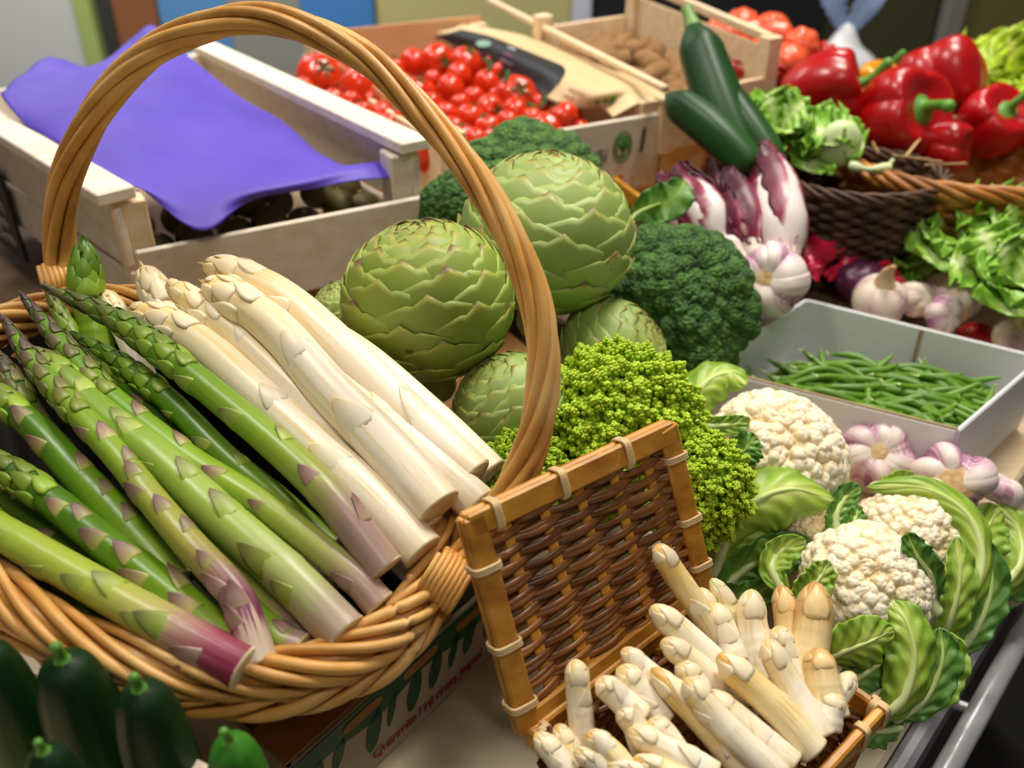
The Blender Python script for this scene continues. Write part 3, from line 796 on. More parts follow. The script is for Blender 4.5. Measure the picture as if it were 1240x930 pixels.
green([(392, 786, .432), (340, 738, .441), (283, 685, .452), (220, 625, .466)], 42, 'beige and pink asparagus butt directly beneath the thickest pale green spear', 11, skin=m_gsp_pink, tipfrac=0.2, nscale=3)
green([(118, 430, .59), (112, 380, .592), (104, 345, .592), (101, 292, .588)], 40, 'short upright green asparagus tip standing against the left foot of the handle', 13, skin=m_gsp_dark, tipm=m_tip_g, tipfrac=0.5, tipn=30, scalem=m_scale_g, nscale=1, w_tip=0.95, blunt=True, bigtip=0.8, puff=0.13)
green([(110, 440, .575), (82, 400, .58), (55, 345, .585)], 26, 'thin green asparagus tip lying behind the upright tip by the handle', 14, skin=m_gsp_dark, tipfrac=0.6, tipn=28, nscale=1)
green([(250, 812, .416), (203, 790, .420), (142, 752, .428), (80, 715, .438)], 36, 'olive green asparagus spear lowest in the basket under the pink based one', 15, skin=m_gsp_dark, tipfrac=0.2, nscale=2)
green([(110, 590, .50), (60, 530, .515), (20, 470, .53), (-10, 420, .545)], 36, 'green asparagus spear with a dusky tip at the left edge under the purple scaled one', 16, skin=m_gsp_dark, tipfrac=0.45, tipn=26, tipm=m_tip_p)
green([(330, 640, .492), (250, 560, .505), (160, 470, .525), (90, 410, .55)], 34, 'deep green asparagus spear in the gap between the slender and the uppermost green ones', 17, skin=m_gsp_dark, tipfrac=0.3)

# --- short white asparagus in the lidded basket
MS = [  # butt x,y,d  tip x,y,d  width  label
 ((868, 775, .478), (793, 660, .470), 31, 'tallest short asparagus with a knobbly white tip leaning on the woven lid', 1, .2),
 ((705, 912, .43), (696, 798, .430), 33, 'upright short white asparagus standing before the left side of the lid', 0, .25),
 ((878, 818, .455), (788, 734, .458), 36, 'short white asparagus just below the tallest one, pointing at the lid', 0, .3),
 ((900, 852, .447), (800, 776, .450), 33, 'short white asparagus second below the tallest one, with a ragged tip', 0, .25),
 ((800, 830, .44), (752, 787, .447), 28, 'small white asparagus tip at the foot of the lid, behind its neighbour', 0, .4),
 ((800, 872, .433), (748, 808, .437), 36, 'stubby white asparagus at the foot of the lid, pale and closed', 0, .3),
 ((905, 935, .418), (855, 880, .426), (789, 808, .434), 36, 'yellowish short asparagus in the middle with a long split scale', 1, .3),
 ((775, 870, .425), (722, 824, .43), 34, 'white asparagus with a pink brown tip next to the upright one by the lid', 0, .3),
 ((780, 905, .42), (750, 855, .424), 32, 'curved pale asparagus tip in front of the pink brown tipped one', 0, .35),
 ((862, 940, .405), (760, 884, .415), 36, 'plump short white asparagus lying low at the front, tip to the left', 0, .3),
 ((942, 942, .410), (880, 880, .418), (828, 822, .425), 36, 'long white asparagus in the middle front beside the yellowish one', 0, .2),
 ((985, 908, .425), (930, 850, .432), (870, 791, .438), 40, 'thick yellow white asparagus running to the front right rim', 1, .25),
 ((960, 925, .418), (905, 880, .427), (855, 838, .433), 33, 'white asparagus pressed beneath the thick yellow white one', 0, .25),
 ((993, 892, .432), (962, 838, .442), (926, 774, .45), 36, 'white asparagus with brownish rings ending at the right rim', 0, .25),
 ((928, 822, .464), (914, 770, .472), (909, 713, .478), 38, 'upright white asparagus left of the brown topped ones at the back', 0, .3),
 ((890, 800, .47), (878, 765, .475), (862, 730, .478), 36, 'white asparagus standing beside the tallest one, facing the cauliflower leaves', 0, .35),
 ((962, 830, .468), (953, 765, .478), (946, 708, .485), 33, 'brown topped asparagus tip behind the tallest fat one', 3, .3),
 ((968, 860, .455), (980, 780, .466), (989, 704, .476), 48, 'fattest asparagus with a tan blunt top standing in the back right corner', 3, .3),
 ((1004, 868, .445), (984, 784, .458), 44, 'fat tan asparagus stub in front of the fattest one', 3, .35),
 ((965, 822, .458), (952, 790, .462), (940, 758, .465), 31, 'slim pinkish white asparagus tip left of the fat tan stub', 0, .35),
 ((1008, 850, .455), (1034, 815, .460), 28, 'small smooth white asparagus bit in the right corner of the basket', 0, .6),
 ((1000, 880, .44), (1010, 838, .444), 34, 'short asparagus with a brown speckled top against the right rim', 0, .5),
 ((700, 925, .42), (672, 878, .425), 28, 'yellowish asparagus tip at the left end of the basket, farther from us', 1, .5),
 ((690, 945, .41), (648, 888, .417), 32, 'white asparagus tip at the left end of the basket, nearest the corner', 0, .45),
 ((760, 935, .405), (710, 886, .413), 32, 'yellow tipped asparagus in front of the upright one by the lid', 1, .4),
 ((745, 945, .405), (695, 908, .41), 28, 'tiny pale asparagus tip at the bottom of the picture, left of the yellow tipped one', 0, .5),
 ((790, 945, .40), (733, 925, .404), 24, 'pinkish asparagus tip cut by the bottom of the picture', 0, .5),
 ((830, 930, .41), (785, 872, .42), 36, 'white asparagus under the plump low one, its tip between two others', 0, .3),
 ((866, 760, .482), (846, 712, .485), 26, 'small purple white asparagus tip near the lid post', 0, .5),
 ((895, 770, .484), (862, 700, .487), 27, 'greenish asparagus tip leaning back against the cauliflower leaf', 2, .5),
 ((830, 945, .40), (765, 920, .405), 28, 'low yellowish asparagus tip at the bottom edge beside the plump one', 1, .5),
 ((870, 872, .44), (820, 800, .446), 34, 'white asparagus deep between the middle ones', 0, .3),
]
m_gst = M('greenish_white_skin', [(0.0, 'ece4c4'), (0.6, 'dfdfa8'), (1.0, 'c3cf86')], ns=22, na=0.15, rough=0.4, sss=0.1)
m_tan = M('tan_asparagus_skin', [(0.0, 'efdcae'), (0.5, 'e9cf98'), (0.8, 'dcb270'), (1.0, 'c08c50')], na=0.2, streak=(4.0, 12.0), rough=0.4, sss=0.08)
m_tantip = M('tan_tip_bracts', [(0.0, 'e6c88e'), (0.5, 'd6aa6a'), (1.0, 'b47c44')], src='b', ns=60, na=0.14, var=0.1, rough=0.42)
for i, q in enumerate(MS):
    w, lab, kind, tf = q[-4], q[-3], q[-2], q[-1]
    pix = list(q[:-4])
    if len(pix) == 2:
        a, b = np.array(pix[0]), np.array(pix[1]); pix = [a, (a + b) / 2 + np.array([2.0, -2.0, 0]), b]
    o = spear('white', pix, w, lab, MG, (m_wsp, m_ysp, m_gst, m_tan)[kind], m_wsc, m_tantip if kind == 3 else m_wtip, tipfrac=tf, nscale=1 if w < 40 else 0, seed=200 + i, w_tip=0.9, tipn=5, bigtip=1.35, name='white_asparagus', puff=0.014, blunt=True)
# ------------------------------------------------------------------ leaves (cauliflower, lettuce, radicchio ...)
def leaf(mb, spine, width, up, shape=None, cup=0.0, ruffle=0.0, rfreq=7, th=0.0009, nu=34, nv=21, seed=0, veins=6, jag=0.0, puck=0.0, rfun=None):
    """a leaf blade along a spine; cup bends the sides along the normal, ruffle waves the edge. vc.r along, vc.g vein, vc.b |v|"""
    rg = np.random.default_rng(seed + 77)
    sp = spline(spine, nu)
    T, N, B = frames(sp, up)
    u = np.linspace(0, 1, nu)[:, None]; v = np.linspace(-1, 1, nv)[None]
    if shape is None: shape = lambda u: np.sin(np.clip(u * 0.93 + 0.07, 0, 1) * math.pi) ** 0.6 * (0.55 + 0.45 * u)
    w = width * shape(u)
    p1, p2 = rg.uniform(0, 6, 2)
    if jag: w = w * (1 + jag * (np.abs(np.sin(u * 23 + p1)) - 0.5) * np.abs(v) ** 2)
    X = sp[:, None] + B[:, None] * (w * v)[..., None] + N[:, None] * (cup * w * v ** 2)[..., None]
    rf = ruffle * np.abs(v) ** 1.6 * (np.sin(u * rfreq * 2 * math.pi + p1 + v * 1.4) + 0.5 * np.sin(u * rfreq * 4.6 * math.pi + p2 - v)) * np.minimum(1, w / width * 1.5)
    X = X + N[:, None] * rf[..., None]
    q = (u * veins - np.abs(v) * 1.6) % 1.0
    vein = np.clip(1 - np.abs(q - 0.5) / 0.11, 0, 1) * np.clip(np.abs(v) * 8, 0, 1) * np.clip(1.3 - np.abs(v), 0, 1)
    vein = np.maximum(vein, np.clip(1 - np.abs(v) / (0.10 * (1.3 - u)), 0, 1))
    if puck: X = X + N[:, None] * (puck * (np.cos((q - 0.5) * 2 * math.pi) * np.clip(np.abs(v) * 4, 0, 1)))[..., None]
    sheet(mb, X, th, r=(rfun(u, v) if rfun else u) * np.ones_like(v), g=vein, b=np.abs(v) * np.ones_like(u))
    return sp, N

def midrib(mb, sp, N, r, g=0.5):
    n = len(sp); t = np.linspace(0, 1, n)
    tube(mb, sp - N * r * 0.1, r * (1.05 - 0.9 * t), 8, g=g, sy=1.3, cap='round')

m_cleaf = M('cauliflower_leaf', [(0.0, 'cfdc74'), (0.35, 'a0c03c'), (0.75, '78a026'), (1.0, '90b432')], src='b', ns=30, na=0.3, mix=('g', 'd3df8c', 0.0, 2.4), rough=0.45, bump=(90, 0.25), sss=0.05, tone=0.9)
m_cleaf_d = M('dark_cauliflower_leaf', [(0.0, '7fa43c'), (0.5, '55882a'), (1.0, '427422')], src='b', ns=30, na=0.3, mix=('g', 'a8c070', 0.0, 2.6), rough=0.45, bump=(90, 0.25))
m_rib = M('pale_leaf_rib', [(0.0, 'dfe8b4'), (0.6, 'c8dc84'), (1.0, 'a9cb58')], ns=30, na=0.15, rough=0.42, sss=0.06)
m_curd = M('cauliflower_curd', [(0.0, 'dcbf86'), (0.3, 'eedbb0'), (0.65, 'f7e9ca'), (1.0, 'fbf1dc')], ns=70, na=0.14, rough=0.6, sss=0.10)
m_art = M('artichoke_bract', [(0.0, '6c862a'), (0.4, '879f38'), (0.8, '9bb046'), (0.93, 'b0b24c'), (1.0, '6c4a24')], ns=34, na=0.12, var=0.12, rough=0.5, bump=(70, 0.12), spots=('6a5024', 70, 0.685), tone=0.84)
m_art2 = M('pale_artichoke_bract', [(0.0, '789644'), (0.4, '90ac52'), (0.8, 'a4bc64'), (0.93, 'aeb45a'), (1.0, '7a5c2c')], ns=34, na=0.12, var=0.10, rough=0.5, bump=(70, 0.12), spots=('7a6030', 70, 0.70), tone=0.84)
m_artstem = M('artichoke_stem', [(0.3, '7f9448'), (0.7, 'a1b468')], src='n', ns=40, rough=0.6)
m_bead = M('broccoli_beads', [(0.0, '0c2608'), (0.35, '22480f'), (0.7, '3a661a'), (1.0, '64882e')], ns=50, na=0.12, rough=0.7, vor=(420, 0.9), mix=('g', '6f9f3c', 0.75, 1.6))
m_bstalk = M('broccoli_stalk', [(0.2, '6f9a48'), (0.8, '9dbf70')], src='n', ns=40, rough=0.5)
m_rom = M('romanesco_florets', [(0.0, '5a8208'), (0.35, '8cb00e'), (0.7, 'aecb1e'), (1.0, 'c8de40')], ns=40, na=0.08, rough=0.5, sss=0.06, var=0.06)

# ------------------------------------------------------------------ artichokes
def artichoke(name, c, R, axis, sq, label, mat, n=88, seed=0, spin=0.0, stem=True):
    rg = np.random.default_rng(seed)
    Bs = basis(axis)
    o = thing(name, np.asarray(c) - np.array([0, 0, R * sq]), label, 'artichoke', 'globe artichokes')
    def loc(th, ph, rad):
        """th polar angle from the tip axis"""
        s = np.sin(th); prof = rad * (1 + 0.05 * np.cos(th))
        return np.stack([s * np.cos(ph) * prof, s * np.sin(ph) * prof, np.cos(th) * prof * sq], -1) @ Bs.T + c
    mb = MB(); nu, nv = 24, 40
    th = np.linspace(0.02, math.pi - .02, nu)[:, None]; ph = np.linspace(0, 2 * math.pi, nv, endpoint=False)[None]
    grid(mb, loc(th * np.ones_like(ph), ph * np.ones_like(th), R * 0.93), wv=True, r=0.1, g=0.3); build('core', mb, mat, o)
    mb = MB()
    for i in range(n):
        f = (i + 0.5) / n                                  # 0 at the base, 1 at the tip
        tb = math.pi * (0.93 - 0.80 * f ** 0.92)           # where the bract attaches
        big = 0.55 + 0.75 * math.sin(math.pi * min(1, f * 0.9 + 0.12)) if f < 0.8 else 0.95 - 1.8 * (f - .8)
        dl = 0.80 * big; hw = 0.46 * big
        pa = spin + i * 2.39996 + rg.uniform(-.1, .1)
        u = np.linspace(0, 1, 13)[:, None]; v = np.linspace(-1, 1, 13)[None]
        tipx = 1 - 0.20 * np.abs(v) ** 1.6 - 0.05 * np.exp(-((np.abs(v) - .32) / .12) ** 2) + 0.035 * np.exp(-(v / .10) ** 2)
        uu = u * tipx
        thc = tb - dl * uu
        wv_ = hw * (0.80 + 0.35 * np.sin(np.clip(uu, 0, 1) * math.pi * .85)) * np.clip(1.0 - np.clip(uu - .75, 0, 1) * 1.1, .3, 1)
        sth = np.maximum(np.sin(np.clip(np.abs(thc), 0.0, math.pi)), 0.22)
        phc = pa + wv_ * v / sth
        lift = 0.925 + 0.105 * (1 - f * .5) * min(1.0, .35 + f * 3.2) * (0.2 + 0.8 * uu) + 0.018 * uu ** 4 * rg.uniform(0.4, 2.2) - 0.02 * v ** 2 + 0.006 * rg.random()
        X = loc(np.abs(thc), phc, R * lift)
        sheet(mb, X, R * 0.018, r=np.clip(uu ** 2 * 1.0 + 0.04 * np.abs(v), 0, 1), g=rg.random(), b=np.abs(v) * np.ones_like(u))
    build('bracts', mb, mat, o)
    if stem:
        a = nz(axis); mb = MB(); tube(mb, spline([c - a * R * sq * .85, c - a * R * sq * 1.06], 6), R * 0.22, 14, cap='round'); build('stem', mb, m_artstem, o)
    return o
artichoke('artichoke', D(519, 373, .60), wpx(103, .60), nz(np.array([-.08, .10, 1])), 0.96, 'yellowish green globe artichoke nearest us, brown flecked, beside the white asparagus', m_art, seed=1, spin=0.4)
artichoke('artichoke', D(661, 292, .66), wpx(104, .66), nz(np.array([.12, .10, 1])), 0.95, 'large pale green globe artichoke behind the handle, highest of all', m_art2, seed=2, spin=1.4)
artichoke('artichoke', D(738, 432, .665), wpx(70, .665), nz(np.array([.75, -.1, .55])), 0.9, 'pale globe artichoke lying below the highest one, above the romanesco', m_art2, seed=3, spin=2.2)
artichoke('artichoke', D(622, 500, .59), wpx(72, .59), nz(np.array([-.5, .1, .8])), 0.95, 'small globe artichoke low between the white asparagus and the romanesco', m_art2, seed=4, spin=0.9)
artichoke('artichoke', D(420, 385, .66), wpx(40, .66), nz(np.array([-.3, -.2, .8])), 1.1, 'artichoke mostly hidden behind the nearest one beside the printed tray', m_art2, seed=5)
# crisp supports under the artichoke heap
tray = thing('artichoke_tray', UV(0.29, 0.56, 0.0), 'dark cardboard tray under the heap of artichokes', 'tray')
mb = MB(); box(mb, UV(0.2925, 0.565, 0.058), U30, V30, Z, 0.135, 0.23, 0.116, 0.003); build('carton_body', mb, m_card, tray, smooth=False)

# ------------------------------------------------------------------ broccoli
def broccoli(c, R, axis, sq, label, seed=0, lobes=16, light=0.0):
    o = thing('broccoli', np.asarray(c) - np.array([0, 0, R * sq]), label, 'broccoli', 'broccoli heads')
    Bs = basis(axis); rg = np.random.default_rng(seed)
    X = uvsphere(150, 260); V = X.reshape(-1, 3)
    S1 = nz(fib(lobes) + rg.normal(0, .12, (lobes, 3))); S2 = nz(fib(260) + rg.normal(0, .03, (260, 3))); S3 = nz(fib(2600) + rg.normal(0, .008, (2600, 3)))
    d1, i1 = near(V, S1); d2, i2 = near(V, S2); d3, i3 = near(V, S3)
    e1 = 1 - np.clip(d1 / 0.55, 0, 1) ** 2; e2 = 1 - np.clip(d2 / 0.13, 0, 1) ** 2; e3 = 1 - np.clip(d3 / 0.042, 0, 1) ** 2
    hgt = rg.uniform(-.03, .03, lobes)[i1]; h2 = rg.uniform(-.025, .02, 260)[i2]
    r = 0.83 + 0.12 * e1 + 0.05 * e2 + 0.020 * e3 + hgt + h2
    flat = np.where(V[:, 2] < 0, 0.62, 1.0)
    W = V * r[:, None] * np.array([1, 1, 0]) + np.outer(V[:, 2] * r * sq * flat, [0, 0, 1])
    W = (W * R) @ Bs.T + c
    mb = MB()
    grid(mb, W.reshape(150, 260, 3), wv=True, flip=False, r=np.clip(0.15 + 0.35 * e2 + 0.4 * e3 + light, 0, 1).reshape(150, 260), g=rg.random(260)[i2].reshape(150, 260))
    build('head', mb, m_bead, o)
    mb = MB(); a = nz(axis)
    for k in range(7):
        q = a * -0.2 + Bs[:, 0] * math.cos(k * .9) * .55 + Bs[:, 1] * math.sin(k * .9) * .55
        tube(mb, spline([c + q * R, c - a * R * .6 + (q + a * .2) * R * .5, c - a * R * 1.15], 10), np.linspace(R * .22, R * .26, 10), 10)
    build('stalk', mb, m_bstalk, o)
    return o
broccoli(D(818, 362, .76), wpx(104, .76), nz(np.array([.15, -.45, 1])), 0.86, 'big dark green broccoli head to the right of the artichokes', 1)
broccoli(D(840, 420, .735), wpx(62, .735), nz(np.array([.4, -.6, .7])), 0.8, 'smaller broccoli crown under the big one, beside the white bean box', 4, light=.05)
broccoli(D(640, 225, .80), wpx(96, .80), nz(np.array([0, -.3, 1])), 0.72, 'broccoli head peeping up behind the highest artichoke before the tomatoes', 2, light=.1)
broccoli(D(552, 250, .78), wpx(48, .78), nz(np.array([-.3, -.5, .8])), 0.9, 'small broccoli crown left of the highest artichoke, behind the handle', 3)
mb = MB()
sp, N = leaf(mb, [D(765, 262, .76), D(790, 250, .75), D(815, 240, .745), D(830, 218, .75)], 0.021, -VIEW, ruffle=0.003, rfreq=3, cup=.2, seed=3)
bl = build('broccoli_leaf', mb, m_cleaf_d, label='dark green broccoli leaf in front of the red and white radicchio', cat='leaf')
mb = MB(); tube(mb, spline([D(748, 300, .75), D(768, 262, .752), D(800, 246, .745)], 12), np.linspace(.0028, .0012, 12), 8); build('leaf_stalk', mb, m_rib, bl)

# ------------------------------------------------------------------ romanesco
def romanesco(c, R, axis, label, seed=0, nf=72, elong=1.0):
    o = thing('romanesco', np.asarray(c) - np.array([0, 0, R]), label, 'romanesco', 'romanesco heads')
    Bs = basis(axis); rg = np.random.default_rng(seed)
    # template: a knob made of a little spiral of beads
    Vi, Fi = ICO[2]
    tv, tf, tr = [], [], []
    m = 9
    for k in range(m):
        f = (k + .5) / m; a = k * 2.39996
        rad = 0.62 * (1 - f) ** 0.8; z = -0.1 + 1.0 * f
        tv.append(Vi * (0.40 - 0.18 * f) + np.array([rad * math.cos(a), rad * math.sin(a), z])); tf.append(Fi + k * len(Vi)); tr.append(np.full(len(Vi), .35 + .6 * f))
    tv = np.concatenate(tv); tf = np.concatenate(tf); tr = np.concatenate(tr)
    dirs = fib(nf, -0.35)
    ms, ps, gs = [], [], []
    for i, d in enumerate(dirs):
        d = nz(d + rg.normal(0, .05, 3)); s = R * (0.36 + 0.04 * rg.random()) * (0.86 + 0.16 * (1 - d[2]) / 1.3 * 1.2)
        base = d * R * np.array([1, 1, elong]) * 0.80
        Bf = basis(nz(d + np.array([0, 0, .25])), rg.normal(0, 1, 3))
        k = 14
        for j in range(k):
            f = (j + .5) / k; a = j * 2.39996
            rad = 0.66 * (1 - f) ** 0.85; zz = -0.15 + 1.05 * f
            pl = Bf @ np.array([rad * math.cos(a), rad * math.sin(a), zz]) * s
            ax = Bf @ nz(np.array([math.cos(a) * (1 - f), math.sin(a) * (1 - f), 0.45 + f]))
            ms.append(basis(ax, (0.3, 0.8, 0.2)) * (s * (0.36 - 0.16 * f))); ps.append(base + pl); gs.append(rg.random())
    ms = np.array(ms); ps = np.array(ps)
    mb = MB(); Vs = ICO[3][0] * R * 0.8; mb.add((Vs * np.array([1, 1, elong])) @ Bs.T + c, tris=ICO[3][1], r=0.0, g=.5)
    n0 = mb.n
    X = np.einsum('nij,kj->nki', ms, tv) + ps[:, None]
    Fq = (tf[None] + (np.arange(len(ps)) * len(tv))[:, None, None]).reshape(-1, 3)
    mb.add((X.reshape(-1, 3)) @ Bs.T + c, tris=Fq, r=np.tile(tr, len(ps)), g=np.repeat(gs, len(tv)))
    build('florets', mb, m_rom, o)
    return o
romanesco(D(745, 520, .60), wpx(98, .60), nz(np.array([-.1, -.35, 1])), 'lime green romanesco head above the lid of the small basket', 1)
romanesco(D(632, 572, .545), wpx(50, .545), nz(np.array([-.4, -.6, .6])), 'small lime green romanesco piece behind the foot of the handle', 2, nf=40)
romanesco(D(838, 592, .575), wpx(66, .575), nz(np.array([.5, -.5, .6])), 'lime green romanesco head between the lid and the cauliflower', 3, nf=52, elong=1.15)
crate0 = thing('vegetable_crate', UV(0.42, .34, 0), 'low wooden crate hidden under the romanesco heads', 'crate')
mb = MB(); box(mb, D(735, 560, .62) * np.array([1, 1, 0]) + Z * 0.042 - V30 * .012, U30, V30, Z, 0.14, 0.10, 0.084, 0.003); build('crate_body', mb, m_pine, crate0, smooth=False)

# ------------------------------------------------------------------ cauliflowers
def curd(o, c, R, axis, sq, seed=0, lobes=400):
    rg = np.random.default_rng(seed); Bs = basis(axis)
    nu, nv = 170, 300
    X = uvsphere(nu, nv); V = X.reshape(-1, 3)
    S1 = nz(fib(lobes) + rg.normal(0, .05, (lobes, 3))); S2 = nz(fib(lobes * 8) + rg.normal(0, .02, (lobes * 8, 3))); S0 = nz(fib(26) + rg.normal(0, .15, (26, 3))); d0, i0 = near(V, S0); e0_ = np.sqrt(np.clip(1 - (d0 / .42) ** 2 * .72, 0, 1))
    d1, i1 = near(V, S1); d2, i2 = near(V, S2)
    w1 = 2.0 / math.sqrt(lobes); w2 = 2.0 / math.sqrt(lobes * 8)
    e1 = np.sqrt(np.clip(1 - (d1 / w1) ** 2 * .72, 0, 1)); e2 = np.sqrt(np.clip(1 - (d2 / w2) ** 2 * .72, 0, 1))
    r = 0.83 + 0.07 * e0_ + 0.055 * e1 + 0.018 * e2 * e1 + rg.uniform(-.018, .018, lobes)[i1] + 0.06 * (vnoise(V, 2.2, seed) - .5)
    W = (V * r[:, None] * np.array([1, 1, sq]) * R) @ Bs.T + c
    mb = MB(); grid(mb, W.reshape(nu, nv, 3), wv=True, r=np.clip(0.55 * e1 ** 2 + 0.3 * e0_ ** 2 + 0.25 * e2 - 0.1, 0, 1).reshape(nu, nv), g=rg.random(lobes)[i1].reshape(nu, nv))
    return build('curd', mb, m_curd, o)
def cleaf(o, pix, w, up=None, mat=None, cup=0.25, ruffle=0.0016, seed=0, rib=1.0, name='leaf', shape=None, jag=0.04, puck=0.0007, ribm=None):
    w = w * 1.18; jag = min(jag, .22)
    """an outer leaf of o: spine picture points (x, y, distance) from its base to its tip, half width in pixels"""
    pts = np.array([D(*q) for q in pix]); d = np.mean([q[2] for q in pix])
    mb = MB(); sp, N = leaf(mb, pts, wpx(w, d), -VIEW if up is None else up, cup=cup, ruffle=ruffle, rfreq=4, seed=seed, jag=jag, puck=puck, shape=shape, nu=44, nv=25)
    l = build(name, mb, mat or m_cleaf, o)
    if rib:
        mb = MB(); midrib(mb, sp, N, wpx(5.5, d) * rib); build('midrib', mb, ribm or m_rib, l)
    return l
CA = []
def cauli(c, R, axis, sq, label, seed):
    o = thing('cauliflower', np.asarray(c) - np.array([0, 0, R * .95]), label, 'cauliflower', 'leafy cauliflowers')
    curd(o, c, R, axis, sq, seed); CA.append(o); return o
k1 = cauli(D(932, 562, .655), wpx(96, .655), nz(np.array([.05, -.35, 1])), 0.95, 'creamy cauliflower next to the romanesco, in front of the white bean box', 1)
cleaf(k1, [(866, 692, .60), (885, 640, .592), (915, 606, .588), (960, 592, .588), (1010, 606, .595)], 44, cup=-.55, seed=1, mat=m_cleaf, rib=1.3, up=nz(-VIEW + UPV * .5))
cleaf(k1, [(850, 690, .61), (872, 662, .60), (902, 640, .594), (935, 625, .594), (950, 622, .60)], 42, cup=.1, seed=21, rib=.8)
cleaf(k1, [(848, 552, .63), (838, 500, .655), (852, 466, .66), (880, 452, .665), (905, 466, .66)], 30, cup=-.5, seed=2, up=nz(-VIEW + UPV * .6))
cleaf(k1, [(842, 520, .625), (862, 516, .62), (888, 514, .618), (908, 508, .62)], 13, cup=.2, seed=3)
cleaf(k1, [(888, 578, .60), (895, 556, .594), (905, 540, .592), (915, 528, .596)], 22, cup=.2, seed=4, mat=m_cleaf_d, rib=.4, jag=.5)
cleaf(k1, [(1010, 620, .63), (1008, 580, .64), (1004, 550, .65), (1012, 530, .655)], 22, cup=.4, seed=5)
cleaf(k1, [(905, 480, .69), (940, 482, .685), (968, 505, .675), (990, 530, .665)], 13, cup=.3, seed=6)
cleaf(k1, [(870, 720, .60), (900, 690, .596), (945, 670, .595), (985, 662, .60)], 30, cup=.3, seed=7, mat=m_cleaf_d)
cleaf(k1, [(845, 700, .59), (870, 722, .586), (900, 726, .583), (945, 700, .585)], 24, cup=.3, seed=8, mat=m_cleaf_d)
k1b = cauli(D(968, 622, .612), wpx(36, .612), nz(np.array([.2, -.6, .8])), 0.9, 'little knob of cauliflower curd tucked under the broad leaf of the romanesco side cauliflower', 7)
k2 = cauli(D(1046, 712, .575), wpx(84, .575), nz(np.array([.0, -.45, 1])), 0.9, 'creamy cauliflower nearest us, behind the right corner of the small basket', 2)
cleaf(k2, [(990, 805, .54), (1020, 790, .525), (1055, 776, .52), (1082, 762, .528)], 34, cup=-.2, seed=11, rib=.9)
cleaf(k2, [(1050, 870, .535), (1090, 850, .525), (1106, 800, .525), (1098, 755, .53), (1076, 728, .54)], 34, cup=-.35, seed=12, rib=1.3)
cleaf(k2, [(1085, 870, .54), (1120, 845, .538), (1140, 800, .54), (1138, 760, .545)], 26, cup=.3, seed=13, mat=m_cleaf_d)
cleaf(k2, [(1135, 740, .56), (1100, 685, .565), (1060, 660, .58), (1010, 648, .60), (965, 664, .60)], 17, cup=-.4, seed=14, rib=1.1, up=nz(-VIEW + UPV * .8))
cleaf(k2, [(955, 735, .55), (975, 716, .545), (992, 700, .545), (1004, 680, .548)], 22, cup=.2, seed=15, mat=m_cleaf, jag=.3)
cleaf(k2, [(1090, 880, .55), (1060, 885, .54), (1042, 872, .535)], 22, cup=.3, seed=16, mat=m_cleaf_d)
cleaf(k2, [(1128, 735, .565), (1128, 700, .556), (1110, 672, .552), (1098, 645, .552)], 20, cup=.15, seed=17, jag=.3, mat=m_cleaf_d)
cleaf(k2, [(1095, 870, .55), (1135, 840, .55), (1152, 800, .555), (1148, 765, .56)], 22, cup=.4, seed=18)
cleaf(k2, [(950, 720, .57), (935, 690, .575), (945, 668, .585), (975, 655, .59)], 22, cup=.3, seed=19)
cleaf(k2, [(1000, 840, .532), (1035, 822, .532), (1070, 800, .535), (1092, 775, .54)], 26, cup=.25, seed=20, mat=m_cleaf_d)
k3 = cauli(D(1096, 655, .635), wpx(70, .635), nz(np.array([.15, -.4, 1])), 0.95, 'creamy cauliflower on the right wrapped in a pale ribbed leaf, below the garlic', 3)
cleaf(k3, [(1120, 782, .60), (1165, 740, .595), (1188, 680, .60), (1172, 625, .61), (1120, 592, .622), (1050, 590, .635)], 22, cup=-.5, seed=31, rib=1.2, up=nz(-VIEW + UPV * .2))
cleaf(k3, [(1130, 790, .60), (1150, 750, .588), (1162, 700, .587), (1158, 650, .595)], 24, cup=.2, seed=32, mat=m_cleaf)
cleaf(k3, [(1150, 800, .61), (1182, 760, .61), (1200, 710, .615), (1196, 655, .62)], 24, cup=.3, seed=33, mat=m_cleaf_d)
cleaf(k3, [(1020, 660, .60), (1012, 630, .605), (1022, 605, .61), (1040, 590, .62)], 20, cup=.3, seed=34, mat=m_cleaf_d)
cleaf(k3, [(1060, 590, .65), (1085, 582, .66), (1110, 580, .665)], 14, cup=.3, seed=35)
cleaf(k3, [(1000, 690, .60), (1030, 640, .598), (1040, 612, .602)], 14, cup=.3, seed=36, mat=m_cleaf_d)
cleaf(k3, [(1128, 745, .59), (1112, 700, .578), (1098, 662, .576)], 0.1, rib=.6, seed=37)
k4 = cauli(D(1205, 690, .70), wpx(50, .70), nz(np.array([.3, -.2, 1])), 0.9, 'cauliflower at the right edge almost closed in by its leaves', 4)
cleaf(k4, [(1165, 705, .645), (1205, 712, .645), (1236, 680, .655), (1232, 640, .67), (1205, 612, .68)], 28, cup=-.3, seed=41, rib=1.2)
cleaf(k4, [(1190, 720, .65), (1188, 680, .645), (1196, 640, .65), (1210, 615, .66)], 30, cup=.2, seed=42)
cleaf(k4, [(1205, 715, .66), (1240, 700, .665), (1262, 650, .68)], 26, cup=.3, seed=43, mat=m_cleaf_d)

